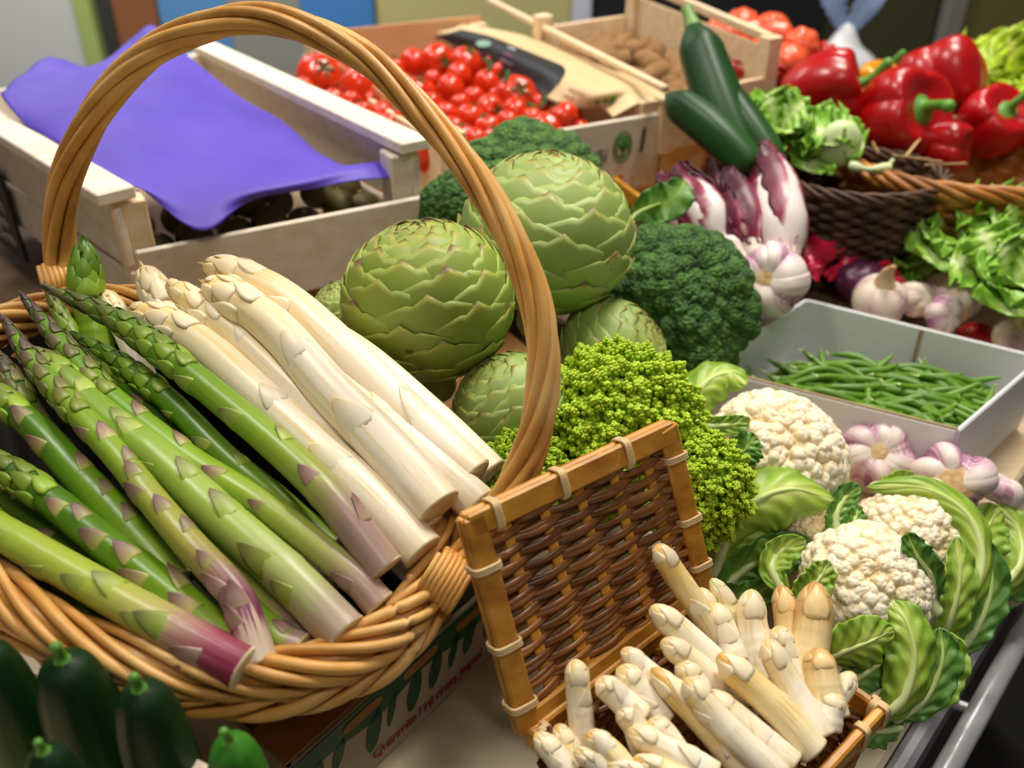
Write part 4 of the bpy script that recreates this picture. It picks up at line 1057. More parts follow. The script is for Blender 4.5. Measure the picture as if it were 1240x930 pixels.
# ------------------------------------------------------------------ garlic
m_gar = M('purple_striped_garlic', [(0.0, 'f5ecde'), (0.5, 'efe0d8'), (0.7, 'd8b2c0'), (0.88, 'ac7094'), (1.0, '88487a')], src='b', na=0.45, streak=(3.0, 46.0), rough=0.45, sss=0.06)
m_gar_p = M('pale_garlic', [(0.0, 'f4ead8'), (0.5, 'efe0cc'), (0.8, 'dcc0b8'), (1.0, 'b88a9c')], src='b', na=0.4, streak=(3.0, 40.0), rough=0.45, sss=0.06)
m_root = M('garlic_root_plate', [(0.2, 'b08a54'), (0.5, 'd8b480'), (0.8, 'ecd4a4')], src='n', ns=160, rough=0.8, bump=(200, 0.6))
m_neck = M('dry_garlic_neck', [(0.0, 'e8cfa8'), (1.0, 'cf9f70')], na=0.3, streak=(2, 20), rough=0.6)
def garlic(c, R, axis, label, seed=0, nc=9, sq=0.8, neck=0.0, mat=None, root=True, depth=0.075, group='garlic bulbs', long_root=1.0):
    rg = np.random.default_rng(seed); Bs = basis(axis)
    o = thing('garlic_bulb', np.asarray(c) - np.array([0, 0, R * .8]), label, 'garlic', group)
    nu, nv = 60, 160
    th = np.linspace(0.0, math.pi, nu)[:, None]; ph = np.linspace(0, 2 * math.pi, nv, endpoint=False)[None]
    cen = np.sort(rg.uniform(-.12, .12, nc) + np.arange(nc) / nc) * 2 * math.pi
    dd = np.abs((ph[..., None] - cen + math.pi) % (2 * math.pi) - math.pi); j = dd[0].argmin(-1); dm = dd[0].min(-1) / (math.pi / nc)
    lob = (1 - depth * np.clip(dm, 0, 1.2) ** 2.2)[None]
    amp = rg.uniform(.93, 1.05, nc)[j][None]
    s = np.sin(th) ** 0.9
    r = R * (1 + (lob * amp - 1) * np.clip(np.sin(th) * 1.5, 0, 1))
    z = np.cos(th) * sq * (1 - 0.30 * np.exp(-(np.pi - th) ** 2 / .18) - 0.2 * np.exp(-th ** 2 / .25) * (1 if neck == 0 else 0))
    X = np.stack([s * np.cos(ph) * r, s * np.sin(ph) * r, z * r], -1)
    tw = 0.25 * th
    X = np.stack([X[..., 0] * np.cos(tw) - X[..., 1] * np.sin(tw), X[..., 0] * np.sin(tw) + X[..., 1] * np.cos(tw), X[..., 2]], -1)
    mb = MB(); grid(mb, X @ Bs.T + c, wv=True, r=th / math.pi * np.ones_like(ph), g=rg.random(nc)[j][None] * np.ones_like(th), b=np.clip(0.16 + 0.32 * np.clip(dm, 0, 1)[None] + 0.34 * np.sin(th) + rg.uniform(-.12, .12, nc)[j][None], 0, 1) * np.ones_like(th))
    build('cloves', mb, mat or m_gar, o)
    a = nz(axis)
    if root:
        q = R * sq * 0.62; mb = MB()
        rr = np.linspace(0.001, 1, 8)[:, None]; pp = np.linspace(0, 2 * math.pi, 30, endpoint=False)[None]
        rw = R * 0.36 * rr * (1 + .12 * np.sin(pp * 3 + seed) * rr)
        Y = np.stack([rw * np.cos(pp) * long_root, rw * np.sin(pp), -(q + R * .10 * (1 - rr ** 4)) * np.ones_like(pp)], -1)
        grid(mb, Y @ Bs.T + c, wv=True); build('root_plate', mb, m_root, o)
    if neck:
        mb = MB(); sd = Bs[:, 0]
        tube(mb, spline([c + a * R * sq * .70, c + a * R * (sq + neck * .4), c + a * R * (sq + neck) + sd * R * .3 * (1 if seed % 2 else -1)], 16), np.linspace(R * .34, R * .10, 16) * (1 + .5 * np.exp(-np.linspace(0, 4, 16))), 12, cap='round'); build('neck', mb, m_neck, o)
    return o
tc_ = lambda p, q=(0, 0, 0): -nz(np.array([0, 0, CAMZ]) - p) + np.asarray(q)
g1 = D(1062, 550, .70); garlic(g1, wpx(46, .70), tc_(g1, (.0, .25, -.35)), 'purple striped garlic bulb showing its round root plate, between bean box and cauliflower', 1, nc=8)
g2 = D(1152, 584, .67); garlic(g2, wpx(52, .67), tc_(g2, (.1, .2, -.35)), 'biggest garlic bulb, splitting into cloves round a long brown root plate', 2, nc=7, depth=.17, long_root=1.5)
g3 = D(1212, 594, .69); garlic(g3, wpx(27, .69), nz(np.array([.4, .3, .7])), 'small garlic bulb at the right edge behind the biggest one', 3, nc=6, root=False)
g4 = D(932, 340, .79); garlic(g4, wpx(46, .79), tc_(g4, (.35, .1, -.2)), 'garlic bulb with a tan root plate between broccoli and radicchio', 4, nc=7, mat=m_gar)
g5 = D(893, 312, .815); garlic(g5, wpx(30, .815), nz(np.array([.2, -.5, .7])), 'pinkish garlic bulb at the foot of the radicchio, partly behind the broccoli', 5, nc=7, root=False)
# ------------------------------------------------------------------ white bean box and beans
m_wbox = M('white_coated_cardboard', [(0.3, 'dcdcde'), (0.7, 'ececee')], src='n', ns=6, rough=0.42, bump=(14, 0.10))
m_kraftedge = plain('raw_cardboard_edge', 'a98a66', 0.8)
m_bean = M('green_bean_skin', [(0.0, '7a9a2a'), (0.15, '5a8218'), (0.5, '466e12'), (1.0, '628a20')], ns=30, na=0.2, var=0.22, rough=0.42, tone=1.3)
ZB = 0.128
qL, qB, qR, qF = P(851, 444, ZB), P(976, 362, ZB), P(1262, 432, ZB), P(1160, 520, ZB)
# one true rectangle through the four seen corners
bu = nz((qF - qL) + (qR - qB)); bvv = np.array([-bu[1], bu[0], 0]); bo = (qL + qB + qR + qF) / 4
BLn = ((qF - qL).dot(bu) + (qR - qB).dot(bu)) / 2; BWd = ((qB - qL).dot(bvv) + (qR - qF).dot(bvv)) / 2
def bx(a, b, z): return qL * (1 - a) * (1 - b) + qF * a * (1 - b) + qB * (1 - a) * b + qR * a * b + Z * (z - ZB)
zb0 = 0.058
bbox = thing('bean_box', bx(.5, .5, zb0), 'white cardboard box full of green beans', 'box')
for (a, b, c, d) in ((0, 0, 1, 0), (0, 1, 1, 1), (0, 0, 0, 1), (1, 0, 1, 1)):
    mb = MB(); p, q = bx(a, b, (ZB + zb0) / 2), bx(c, d, (ZB + zb0) / 2)
    bar(mb, p, q, ZB - zb0, 0.0036, Z, bev=0.0015); build('side_wall', mb, m_wbox, bbox, smooth=False)
mb = MB(); sheet(mb, np.array([[bx(a, b, zb0 + .002) for b in (0, 1)] for a in (0, 1)]), .003); build('bottom', mb, m_wbox, bbox, smooth=False)
mb = MB(); bar(mb, bx(0, 0, ZB + .0004) , bx(1, 0, ZB + .0004), 0.0022, 0.0012, bvv, bev=0.0003); build('cut_edge', mb, m_kraftedge, bbox, smooth=False)
mb = MB(); bar(mb, bx(.525, .985, ZB - .001), bx(.525, .985, zb0 + .02), 0.003, 0.001, bu, bev=0.0003); build('corner_seam', mb, m_kraftedge, bbox, smooth=False)
mb = MB(); bar(mb, bx(0.02, -.02, zb0 + .012), bx(.98, -.02, zb0 + .012), 0.03, 0.002, Z + bvv * .3, bev=0.0006); build('outer_lip', mb, m_wbox, bbox, smooth=False)
def bean_proto(L_, bend, seed):
    mb = MB(); n = 16; t = np.linspace(-.5, .5, n)
    path = np.stack([t * L_, bend * L_ * (0.25 - t ** 2) * 4 * .25, 0.002 * np.sin(t * 7 + seed)], 1)
    r = 0.0028 * (1 - np.abs(t * 2) ** 5) * (1 + .07 * np.sin(t * 40 + seed)) + 0.0006
    tube(mb, path, r, 8, g=0.5, cap='round'); o = build('green_bean', mb, m_bean); o.location = (0, 0, 0)
    mb2 = MB(); tube(mb2, spline([path[0], path[0] + np.array([-.003, .0006, 0]), path[0] + np.array([-.006, .002, .001])], 5), [.0011, .0008, .0005, .0004, .0003], 5)
    # meshes are kept in local space: shift so that the bean's middle is the origin
    for ob in (o,):
        V = np.array([v.co[:] for v in ob.data.vertices]); 
    st = build('stem_end', mb2, m_rib)
    off = np.array([(path[:, 0].min() + path[:, 0].max()) / 2, (path[:, 1].min() + path[:, 1].max()) / 2, 0])
    Vs = mb2.verts()
    st.data.vertices.foreach_set('co', (Vs - (mb.verts().min(0) + mb.verts().max(0)) / 2 * np.array([1, 1, 0]) - np.array([0, 0, mb.verts().min(0)[2]])).ravel()); st.location = (0, 0, 0); st.parent = o
    return o
protos = [bean_proto(0.085, .5, 1), bean_proto(0.075, -.7, 2), bean_proto(0.095, .25, 3), bean_proto(0.07, 1.0, 4)]
rg = np.random.default_rng(31)
BLAB, BGR = 'slim green bean lying in the heap in the white cardboard box', 'green beans in the white box'
nb = 0; hang0 = math.atan2(bu[1], bu[0])
layers = [(80, 0.080), (70, 0.088), (66, 0.0955), (64, 0.102)]
first = set()
for (cnt, z) in layers:
    for i in range(cnt):
        k = rg.integers(0, 4); pr = protos[k]
        a, b = rg.uniform(.16, .95), rg.uniform(.06, .78)
        edge = min(a - .1, .95 - a) 
        zz = z - 0.010 * abs(b - .45) - (0.012 if a < .3 else 0)
        ang = hang0 + rg.normal(0.30, .42)
        if rg.random() < .12: ang = rg.uniform(0, 6.28)
        half = 0.042; dx = abs(math.cos(ang - hang0)) * half / BLn; dy = abs(math.sin(ang - hang0)) * half / BWd
        a = min(max(a, .05 + dx), .95 - dx); b = min(max(b, .05 + dy), .93 - dy)
        o = pr if k not in first else copy_tree(pr)
        first.add(k)
        o.location = tuple(bx(a, b, zz)); o.rotation_euler = Euler((rg.normal(0, .8), rg.normal(0, .10), ang), 'XYZ')
        tag(o, BLAB, 'green bean', BGR); nb += 1

# ------------------------------------------------------------------ crates at the back
def crate_bar(parent, name, p, q, w, t, side, mat=m_pale, bev=0.0012):
    mb = MB(); bar(mb, p, q, w, t, side, bev=bev, g=rng.random()); return build(name, mb, mat, parent, smooth=False)
# --- crate with the purple paper
c1 = thing('wooden_crate', UV(0.16, 0.95, 0.15), 'pale wooden crate with purple paper laid over its dark round fruit', 'crate', 'wooden produce crates')
FLt, FRt = np.array([-0.303, 0.664, 0.0]), np.array([-0.086, 0.788, 0.0])
fu = nz(FRt - FLt); fv = np.array([-fu[1], fu[0], 0]); CWd = np.linalg.norm(FRt - FLt)
LBK, RBK = FLt + nz(np.array([-.69, .72, 0])) * 0.44, FRt + nz(np.array([-.60, .80, 0])) * 0.50
def cz(p, z): return np.array([p[0], p[1], z])
zt = 0.262
lfo = np.cross(nz(LBK - FLt), Z)      # left wall outward side helper
for (a, b, nm) in ((FLt, LBK, 'left'), (FRt, RBK, 'right')):
    crate_bar(c1, 'rim_board', cz(a, zt + .003) - nz(b - a) * .004, cz(b, zt + .003), 0.030, 0.010, np.cross(nz(b - a), Z))
    for z0, z1 in ((0.205, 0.254), (0.158, 0.200)):
        crate_bar(c1, 'side_slat', cz(a, (z0 + z1) / 2), cz(b, (z0 + z1) / 2), z1 - z0, 0.006, Z)
    for f in (0.0, 0.97):
        p = a + (b - a) * f + (fu * .008 if nm == 'left' else -fu * .008)
        mb = MB(); box(mb, cz(p, 0.204) + fv * .016, fu, fv, Z, 0.027, 0.027, 0.105, 0.001); build('corner_post', mb, m_pine if nm == 'left' else m_pale, c1, smooth=False)
crate_bar(c1, 'front_panel', cz(FLt, 0.187) - fv * .006 + fu * .004, cz(FRt, 0.187) - fv * .006 + fu * .004, 0.066, 0.006, Z)
crate_bar(c1, 'back_panel', cz(LBK, 0.205), cz(RBK, 0.205), 0.10, 0.006, Z)
mb = MB(); X = np.array([[cz(FLt, .156) * (1 - a) + cz(FRt, .156) * a, cz(LBK, .156) * (1 - a) + cz(RBK, .156) * a] for a in (0.02, .98)]); sheet(mb, X, 0.006); build('bottom_board', mb, m_pine, c1, smooth=False)
# chalk board on the crate's left side
m_slate = plain('black_slate', '14141a', 0.5); m_chalk = plain('white_chalk', 'c9c9d2', 0.9)
lu_ = nz(FLt - LBK); lnm = nz(np.cross(Z, lu_)); 
if lnm.dot(np.array([0, -1, 0])) < 0: lnm = -lnm
ry = ray(30, 265); t_ = (FLt - np.array([0, 0, CAMZ])).dot(lnm) / ry.dot(lnm); Rc = np.array([0, 0, CAMZ]) + ry * t_; zc_ = Rc[2]; tpar = (FLt - Rc).dot(lu_)
bc = cz(FLt, 0) - lu_ * tpar
sign = thing('chalk_board', bc - lu_ * .055 + Z * (zc_ - .05) + lnm * .006, 'black chalk board with white handwriting on the side of the paper covered crate', 'sign')
mb = MB(); box(mb, bc - lu_ * .055 + Z * zc_ + lnm * .009, lu_, Z, lnm, 0.11, 0.092, 0.004, 0.001); build('board', mb, m_slate, sign, smooth=False)
for i, (sx, sz, s) in enumerate(((-.068, .230, 'Aglllbly'), (-.066, .211, 'laldo Vi.'), (-.060, .193, 'allp &r'), (-.062, .175, '3 c /Wr'))):
    text_on('chalk_writing', s, bc + lu_ * sx + Z * (sz + zc_ - .208) + lnm * .0115, lu_, Z, lnm, 0.017, m_chalk, sign, shear=.2, width=0.9).__setitem__('label', 'white chalk writing')
# dark round fruit (kept dim by the paper above)
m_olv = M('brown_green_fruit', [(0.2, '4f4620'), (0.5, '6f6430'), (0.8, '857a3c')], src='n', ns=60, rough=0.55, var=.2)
V, F = ICO[3]
mb = MB(); mb.add(V * np.array([.0165, .0165, .0155]), tris=F, g=.5); kiwi = build('round_fruit', mb, m_olv)
mb = MB(); tube(mb, [[0, 0, .0152], [0, 0, .0175]], .002, 6); stx = build('stem_scar', mb, m_root); stx.parent = kiwi
stx.data.vertices.foreach_set('co', (mb.verts() + np.array([0, 0, .0155])).ravel()); stx.location = (0, 0, 0)
rg = np.random.default_rng(8); fst = True
for k in range(3):
    for i in range(7):
        a = (i + .6 + .3 * (k % 2)) / 7.6
        if a > .95: continue
        p = FLt * (1 - a) + FRt * a + fv * (0.030 + k * .031) + rg.normal(0, .002, 3)
        o = kiwi if fst else copy_tree(kiwi); fst = False
        o.location = (p[0], p[1], 0.166 + 0.0105 * k + (i % 2) * .005); o.rotation_euler = tuple(rg.uniform(-.5, .5, 3))
        tag(o, 'dark brownish green round fruit in the shade under the purple paper', 'fruit', 'round fruit under the purple paper')
# purple paper
m_purp = M('purple_tissue_paper', [(0.2, '4a34ac'), (0.5, '5a42c4'), (0.8, '6850d2')], src='n', ns=9, rough=0.55, bump=(160, 0.06), tone=0.86)
rows_ = [  # far edge to near edge, each left to right; picture points with height
    [(60, 68, .285), (110, 78, .285), (160, 45, .30), (185, 32, .31), (215, 62, .295), (250, 90, .272)],
    [(10, 106, .285), (80, 86, .292), (130, 84, .292), (190, 76, .295), (270, 105, .275), (330, 135, .255)],
    [(2, 116, .283), (70, 118, .286), (140, 120, .285), (210, 122, .282), (300, 145, .27), (390, 182, .245)],
    [(30, 148, .274), (80, 165, .275), (145, 172, .276), (220, 175, .272), (310, 190, .262), (430, 196, .243)],
    [(72, 176, .268), (110, 200, .270), (160, 212, .268), (230, 225, .258), (320, 222, .252), (484, 188, .246)],
    [(108, 206, .266), (134, 227, .268), (165, 216, .266), (245, 274, .236), (320, 234, .243), (478, 215, .236)]]
G = np.array([[P(*q) for q in r] for r in rows_])
def upgrid(G, nu, nv):
    A = np.array([spline(G[:, j], nu) for j in range(G.shape[1])]).transpose(1, 0, 2)
    return np.array([spline(A[i], nv) for i in range(nu)])
X = upgrid(G, 46, 60); X[..., 2] += 0.004 * (vnoise(X, 26, 3) - .5) + 0.016 * (vnoise(X * np.array([1.0, .5, 1]), 13, 5) - .5)
mb = MB(); sheet(mb, X, 0.0007); build('purple_paper', mb, m_purp, label='sheet of purple tissue paper draped over the pale crate', cat='paper')
mb = MB(); X = upgrid(np.array([[P(-40, 140, .262), P(10, 150, .264), P(34, 176, .262)], [P(-60, 165, .258), P(0, 165, .259), P(30, 182, .261)]]), 8, 20); sheet(mb, X, 0.0007)
build('purple_paper', mb, m_purp, label='folded purple paper corner on the left side of the crate', cat='paper')
# stand of cartons the crates rest on
und = thing('stacking_carton', UV(0.15, .80, .098), 'green printed carton under the purple paper crate', 'carton')
mb = MB(); p = (FLt + FRt) / 2 + fv * .20; box(mb, cz(p, .124) + fu * 0.03, fu, fv, Z, CWd + .10, 0.40, 0.052, 0.002); build('carton_body', mb, m_card, und, smooth=False)
mb = MB(); q = FLt + fu * (.5 * CWd + .03) - fv * 0.0005; box(mb, cz(q, .130), fu, fv, Z, CWd + .08, 0.001, 0.030, 0); build('green_print', mb, plain('bright_green_ink', '0f5a2c', 0.5), und, smooth=False)
mb = MB(); box(mb, cz(q, .110) - fv * .0004, fu, fv, Z, CWd + .08, 0.001, 0.010, 0); build('white_stripe', mb, plain('bluish_white_ink', 'b9c0d8', .5), und, smooth=False)

# --- tomato crate
c2 = thing('wooden_crate', UV(.42, .95, .10), 'wooden crate lined with brown card, heaped with red tomatoes', 'crate', 'wooden produce crates')
TL_, TR_ = cz(P(538, 180, .235), 0), cz(P(800, 136, .235), 0)
tu = nz(TR_ - TL_); tv_ = np.array([-tu[1], tu[0], 0]); TWd = np.linalg.norm(TR_ - TL_); TDp = 0.43
def tc2(a, b, z): return TL_ + tu * a * TWd + tv_ * b * TDp + Z * z
for b in (0, 1):
    crate_bar(c2, 'front_panel' if b == 0 else 'back_panel', tc2(0, b, .195 + .004 * b), tc2(1, b, .195 + .004 * b), 0.080 + .008 * b, 0.006, Z, m_pine if b else m_pale)
for a in (0, 1):
    crate_bar(c2, 'side_slat', tc2(a, 0, .20), tc2(a, 1, .20), 0.080, 0.006, Z, m_pine)
    for b in (.03, .96):
        mb = MB(); box(mb, tc2(a, b, .198) + tu * (.013 if a == 0 else -.013), tu, tv_, Z, .024, .024, .100 if b < .5 else .13, .001); build('corner_post', mb, m_pine, c2, smooth=False)
mb = MB(); box(mb, tc2(.5, .5, .153), tu, tv_, Z, TWd, TDp, .005, .001); build('bottom_board', mb, m_pine, c2, smooth=False)
# stamp on the front panel
m_stamp = plain('green_stamp_ink', '3a7a2a', 0.6); m_blackink = plain('black_ink', '2a2a2a', .6)
def stamp_pt(px, py): 
    r = ray(px, py); nrm = tv_; org = np.array([0, 0, CAMZ]); t = (tc2(0, 0, 0) - tv_ * .0036 - org).dot(nrm) / r.dot(nrm); return org + r * t
sc_ = stamp_pt(754, 178)
mb = MB()
for R_ in (.0145, .0105):
    t = np.linspace(0, 2 * math.pi, 40, endpoint=False); pth = sc_ + (np.cos(t) * R_ * .8)[:, None] * tu + (np.sin(t) * R_ * 1.15)[:, None] * Z
    tube(mb, pth, .0011, 5, closed=True, hint=-tv_, sx=.3)
tube(mb, [sc_ - Z * .010, sc_ + Z * .002], .0012, 5)
inst(mb, ICO[1][0] * np.array([1, .4, 1.2]), ICO[1][1], np.full(4, .0042), [sc_ + tu * x + Z * z - tv_ * .0 for x, z in ((-.003, .002), (.003, .002), (0, .006), (0, -.001))])
build('green_stamp', mb, m_stamp, c2, label='round green tree stamp')
text_on('stamp_lettering', 'ifji', stamp_pt(716, 200), tu, Z, -tv_, .022, m_blackink, c2, shear=.1)
mb = MB(); bar(mb, stamp_pt(776, 184), stamp_pt(781, 155), .004, .0006, tu, bev=0); build('stamp_mark', mb, m_blackink, c2, smooth=False)
# brown card lining, its right flap folded in and over
ml = M('kraft_card', [(0.2, 'c48f5e'), (0.5, 'd2a06e'), (0.8, 'dcae80')], src='n', ns=8, rough=.7)
ml2 = M('light_kraft_flap', [(0.2, 'c8a878'), (0.5, 'd4b88a'), (0.8, 'dcc498')], src='n', ns=8, rough=.6)
liner = thing('card_liner', tc2(.5, .5, .157), 'brown card tray liner inside the tomato crate with a folded printed flap', 'carton')
mb = MB(); bar(mb, tc2(.02, .965, .2225), tc2(.98, .965, .2225), .10, .0025, Z); build('back_wall', mb, ml, liner, smooth=False)
mb = MB(); bar(mb, tc2(.03, .1, .208), tc2(.03, .95, .216), .080, .0025, Z); build('side_wall', mb, ml, liner, smooth=False)
FZ = [  # flap: inner wavy edge, crest, outer edge, from the back to the front (picture x, y, height)
    [(520, 40, .252), (545, 36, .262), (560, 30, .262)],
    [(560, 60, .246), (590, 48, .266), (600, 36, .262)],
    [(600, 82, .244), (630, 66, .266), (650, 48, .260)],
    [(638, 103, .244), (668, 82, .266), (700, 68, .258)],
    [(668, 122, .242), (704, 98, .262), (742, 86, .254)],
    [(700, 131, .240), (735, 110, .258), (772, 92, .252)],
    [(728, 131, .239), (760, 114, .252), (796, 103, .250)],
    [(742, 142, .237), (772, 126, .246), (806, 114, .246)]]
Gf = np.array([[P(*q) for q in r] for r in FZ]); Xf = upgrid(Gf, 70, 24)
mb = MB(); sheet(mb, Xf, 0.0016); flap = build('folded_flap', mb, ml2, liner)
Nf = gnormals(Xf); sgn = 1 if (Nf[30, 10].dot(-VIEW)) > 0 else -1
mb = MB(); Xb = (Xf + Nf * sgn * .0013)[2:38, 0:15]
# the black printed end, its front edge rounded
k_ = Xb.shape[0]; cutp = []
for i in range(k_):
    f = i / (k_ - 1); w_ = 1.0 if f < .8 else math.sqrt(max(0, 1 - ((f - .8) / .2) ** 2)) 
    row = spline(Xb[i], 15); m_ = max(2e-3, w_); tt_ = np.linspace(0, m_, 15) * 14
    cutp.append(np.stack([np.interp(tt_, np.arange(15), row[:, q]) for q in range(3)], 1))
sheet(mb, np.array(cutp), 0.0006); build('black_print', mb, m_slate, liner, label='black printed patch on the flap')
def fl_pt(fu_, fv_, o=.0022):
    i, j = fu_ * 69, fv_ * 23; i0, j0 = int(i), int(j); return Xf[i0, j0] + Nf[i0, j0] * sgn * o, nz(Xf[min(i0 + 2, 69), j0] - Xf[max(i0 - 2, 0), j0]), nz(Xf[i0, min(j0 + 2, 23)] - Xf[i0, max(0, j0 - 2)]), Nf[i0, j0] * sgn
p, du, dv, nn = fl_pt(.16, .38)
mb = MB(); t = np.linspace(0, 2 * math.pi, 28, endpoint=False); V = np.array([p + dv * .011 * math.cos(q) + du * .016 * math.sin(q) for q in t]); mb.add(np.vstack([V, p]), tris=[(28, i, (i + 1) % 28) for i in range(28)]); build('green_emblem', mb, plain('pale_green_ink', '8fbfa8', .5), liner, label='pale green oval emblem')
for i, (a, b, s, c) in enumerate(((.24, .50, 'ortofrutta di', 'c9c3cf'), (.255, .36, 'Tesori della terra', 'b06a9a'), (.27, .22, 'coltivati con cura', 'c9c3cf'))):
    p, du, dv, nn = fl_pt(a, b, .0026); text_on('flap_lettering', 'mijiliin lirjtir'[: 9 + 2 * i], p, du, dv if np.cross(du, dv).dot(nn) > 0 else -dv, nn, .009, plain('flap_ink_%d' % i, c, .6), liner)
for i, (a, b) in enumerate(((.58, .30), (.60, .17))):
    p, du, dv, nn = fl_pt(a, b, .0016); text_on('flap_lettering', 'nnijirjlttir', p, du, dv if np.cross(du, dv).dot(nn) > 0 else -dv, nn, .009, plain('red_brown_ink', 'b87a5c', .6), liner)
p, du, dv, nn = fl_pt(.82, .22, .0016)
mb = MB(); 
for i in range(5):
    c_ = p + du * (.006 * i - .012) + dv * .004 * (i % 3); inst(mb, ICO[1][0] * np.array([1, 1, .15]), ICO[1][1], np.array([basis(nn) * .0042]), [c_])
build('green_sprig_print', mb, m_stamp, liner, label='small green sprig print')

# tomatoes
m_tom = M('ripe_tomato_skin', [(0.2, 'be1c02'), (0.5, 'd63006'), (0.8, 'e2440e')], src='n', ns=20, rough=0.22, spec=.5, coat=.12, var=0.10)
m_cal = plain('tomato_calyx', '3f5a22', .7)
def tomato_proto(seed, name='tomato', r=1.0):
    nu, nv = 30, 48; X = uvsphere(nu, nv); th = np.linspace(0, math.pi, nu)[:, None]; ph = np.linspace(0, 2 * math.pi, nv, endpoint=False)[None]
    k = 1 + .035 * np.cos(5 * ph + seed) * np.sin(th) * np.exp(-(th / 1.2) ** 2) - .12 * np.exp(-(th / .28) ** 2)
    X = X * k[..., None] * np.array([1, 1, .86])
    mb = MB(); grid(mb, X, wv=True, g=.5); o = build(name, mb, m_tom); o.location = (0, 0, 0)
    o.data.vertices.foreach_set('co', X.ravel())
    mb = MB()
    for i in range(5):
        a = i * 1.2566 + seed
        sp = [np.array([.05 * math.cos(a), .05 * math.sin(a), .74]), np.array([.28 * math.cos(a), .28 * math.sin(a), .86]), np.array([.55 * math.cos(a + .2), .55 * math.sin(a + .2), .84])]
        leaf(mb, sp, .085, Z, th=.02, nu=8, nv=5, shape=lambda u: np.clip(1 - u, 0, 1) ** .7 + .02)
    tube(mb, [[0, 0, .7], [.02, 0, .95], [.08, 0, 1.08]], .05, 8)
    c = build('calyx', mb, m_cal, label='green calyx'); c.data.vertices.foreach_set('co', mb.verts().ravel()); c.location = (0, 0, 0); c.parent = o
    return o
TP = [tomato_proto(1), tomato_proto(2), tomato_proto(3)]
TOM = [(387, 93, 25, 1.10), (415, 83, 15, 1.14), (437, 108, 26, 1.05), (368, 106, 11, 1.04), (404, 121, 12, 1.01), (462, 140, 15, 1.0), (439, 135, 11, 1.0), (472, 120, 15, 1.03), (495, 148, 20, .985), (515, 162, 19, .965), (519, 186, 22, .935),
       (501, 78, 17, 1.16), (530, 76, 20, 1.15), (524, 97, 11, 1.12), (546, 109, 17, 1.08), (564, 76, 18, 1.14), (589, 103, 16, 1.10), (625, 118, 24, 1.04), (573, 119, 13, 1.06), (594, 135, 18, 1.03), (626, 138, 18, 1.01), (614, 150, 14, .99), (681, 142, 18, .99), (664, 156, 20, .99), (700, 160, 16, 1.0),
       (557, 127, 12, 1.04), (570, 143, 17, 1.01), (590, 155, 16, .99), (478, 96, 14, 1.09), (445, 88, 13, 1.11), (540, 140, 15, 1.02), (548, 158, 15, .99), (640, 160, 15, .97), (480, 165, 13, .97), (535, 178, 16, .955), (556, 92, 14, 1.11), (604, 120, 13, 1.06), (650, 128, 14, 1.04), (452, 122, 14, 1.04), (426, 124, 12, 1.02), (505, 110, 16, 1.07), (490, 128, 13, 1.03), (520, 128, 15, 1.03), (505, 175, 16, .955), (470, 152, 14, .985), (455, 150, 13, .99), (500, 192, 15, .94), (530, 160, 15, .98), (560, 165, 15, .975), (600, 168, 15, .965), (625, 168, 15, .965), (575, 172, 15, .96), (645, 146, 14, 1.0), (608, 90, 13, 1.13), (600, 78, 13, 1.16), (476, 82, 13, 1.14)]
TOM += [(x + 9, y + 5, r * .95, d + .045) for x, y, r, d in TOM if 400 < x < 700]
rg = np.random.default_rng(77)
used = set()
for i, (x, y, r, d) in enumerate(TOM):
    k = i % 3; o = TP[k] if k not in used else copy_tree(TP[k]); used.add(k)
    o.location = tuple(D(x, y, d)); s = wpx(r, d) * 1.14
    o.scale = (s, s, s); o.rotation_euler = Euler((rg.normal(0, 1.3), rg.normal(0, 1.3), rg.uniform(0, 6)))
    tag(o, 'red tomato in the heap in the card lined crate behind the basket handle', 'tomato', 'tomatoes in the lined crate')
# a few tomato stalks and leaves
mb = MB()
for i, (x, y) in enumerate(((655, 132), (645, 142), (640, 150), (590, 88), (610, 102), (632, 146))):
    leaf(mb, [D(x, y, 1.0), D(x + 4, y - 10, 1.0), D(x + (-1) ** i * 6, y - 18, 1.0)], .004, -VIEW, ruffle=.001, nu=10, nv=7)
build('tomato_stalk_bits', mb, m_cal, label='green bits of tomato stalk and leaf among the red tomatoes', cat='leaf', kind='stuff')

# --- walnut crate behind the tomato crate
c3 = thing('wooden_crate', UV(.75, .93, .15), 'narrow wooden crate of walnuts with a raised handle rail', 'crate', 'wooden produce crates')
WF0, WF1 = cz(P(810, 119, .25), 0), cz(P(932, 88, .255), 0)
wu = nz(WF1 - WF0); wv0 = nz(cz(P(598, 6, .28), 0) - WF0); WL = 0.30; WW = np.linalg.norm(WF1 - WF0)
def wc(a, b, z): return WF0 + wu * a * WW + wv0 * b * WL + Z * z
crate_bar(c3, 'front_panel', wc(0, 0, .222), wc(1, 0, .222), .060, .006, Z, m_pine)
crate_bar(c3, 'back_panel', wc(0, 1, .230), wc(1, 1, .230), .086, .006, Z, m_pine)
crate_bar(c3, 'cross_rail', P(806, 108, .266), P(592, 0, .282), .009, .007, np.cross(wv0, Z), m_pine)
crate_bar(c3, 'side_slat', wc(0, 0, .205), wc(0, 1, .205), .070, .006, Z, m_pine)
crate_bar(c3, 'side_slat', wc(1, 0, .238), wc(1, 1, .256), .086, .006, Z, m_pine)
crate_bar(c3, 'handle_rail', wc(1, .02, .292), wc(1, 1.02, .318), .010, .010, Z, m_pine)
for a, b, h in ((0, .02, .06), (1, .02, .105), (0, .97, .10), (1, .97, .135)):
    mb = MB(); box(mb, wc(a, b, .190 + h / 2), wu, wv0, Z, .022, .02, h, .001); build('corner_post', mb, m_pine, c3, smooth=False)
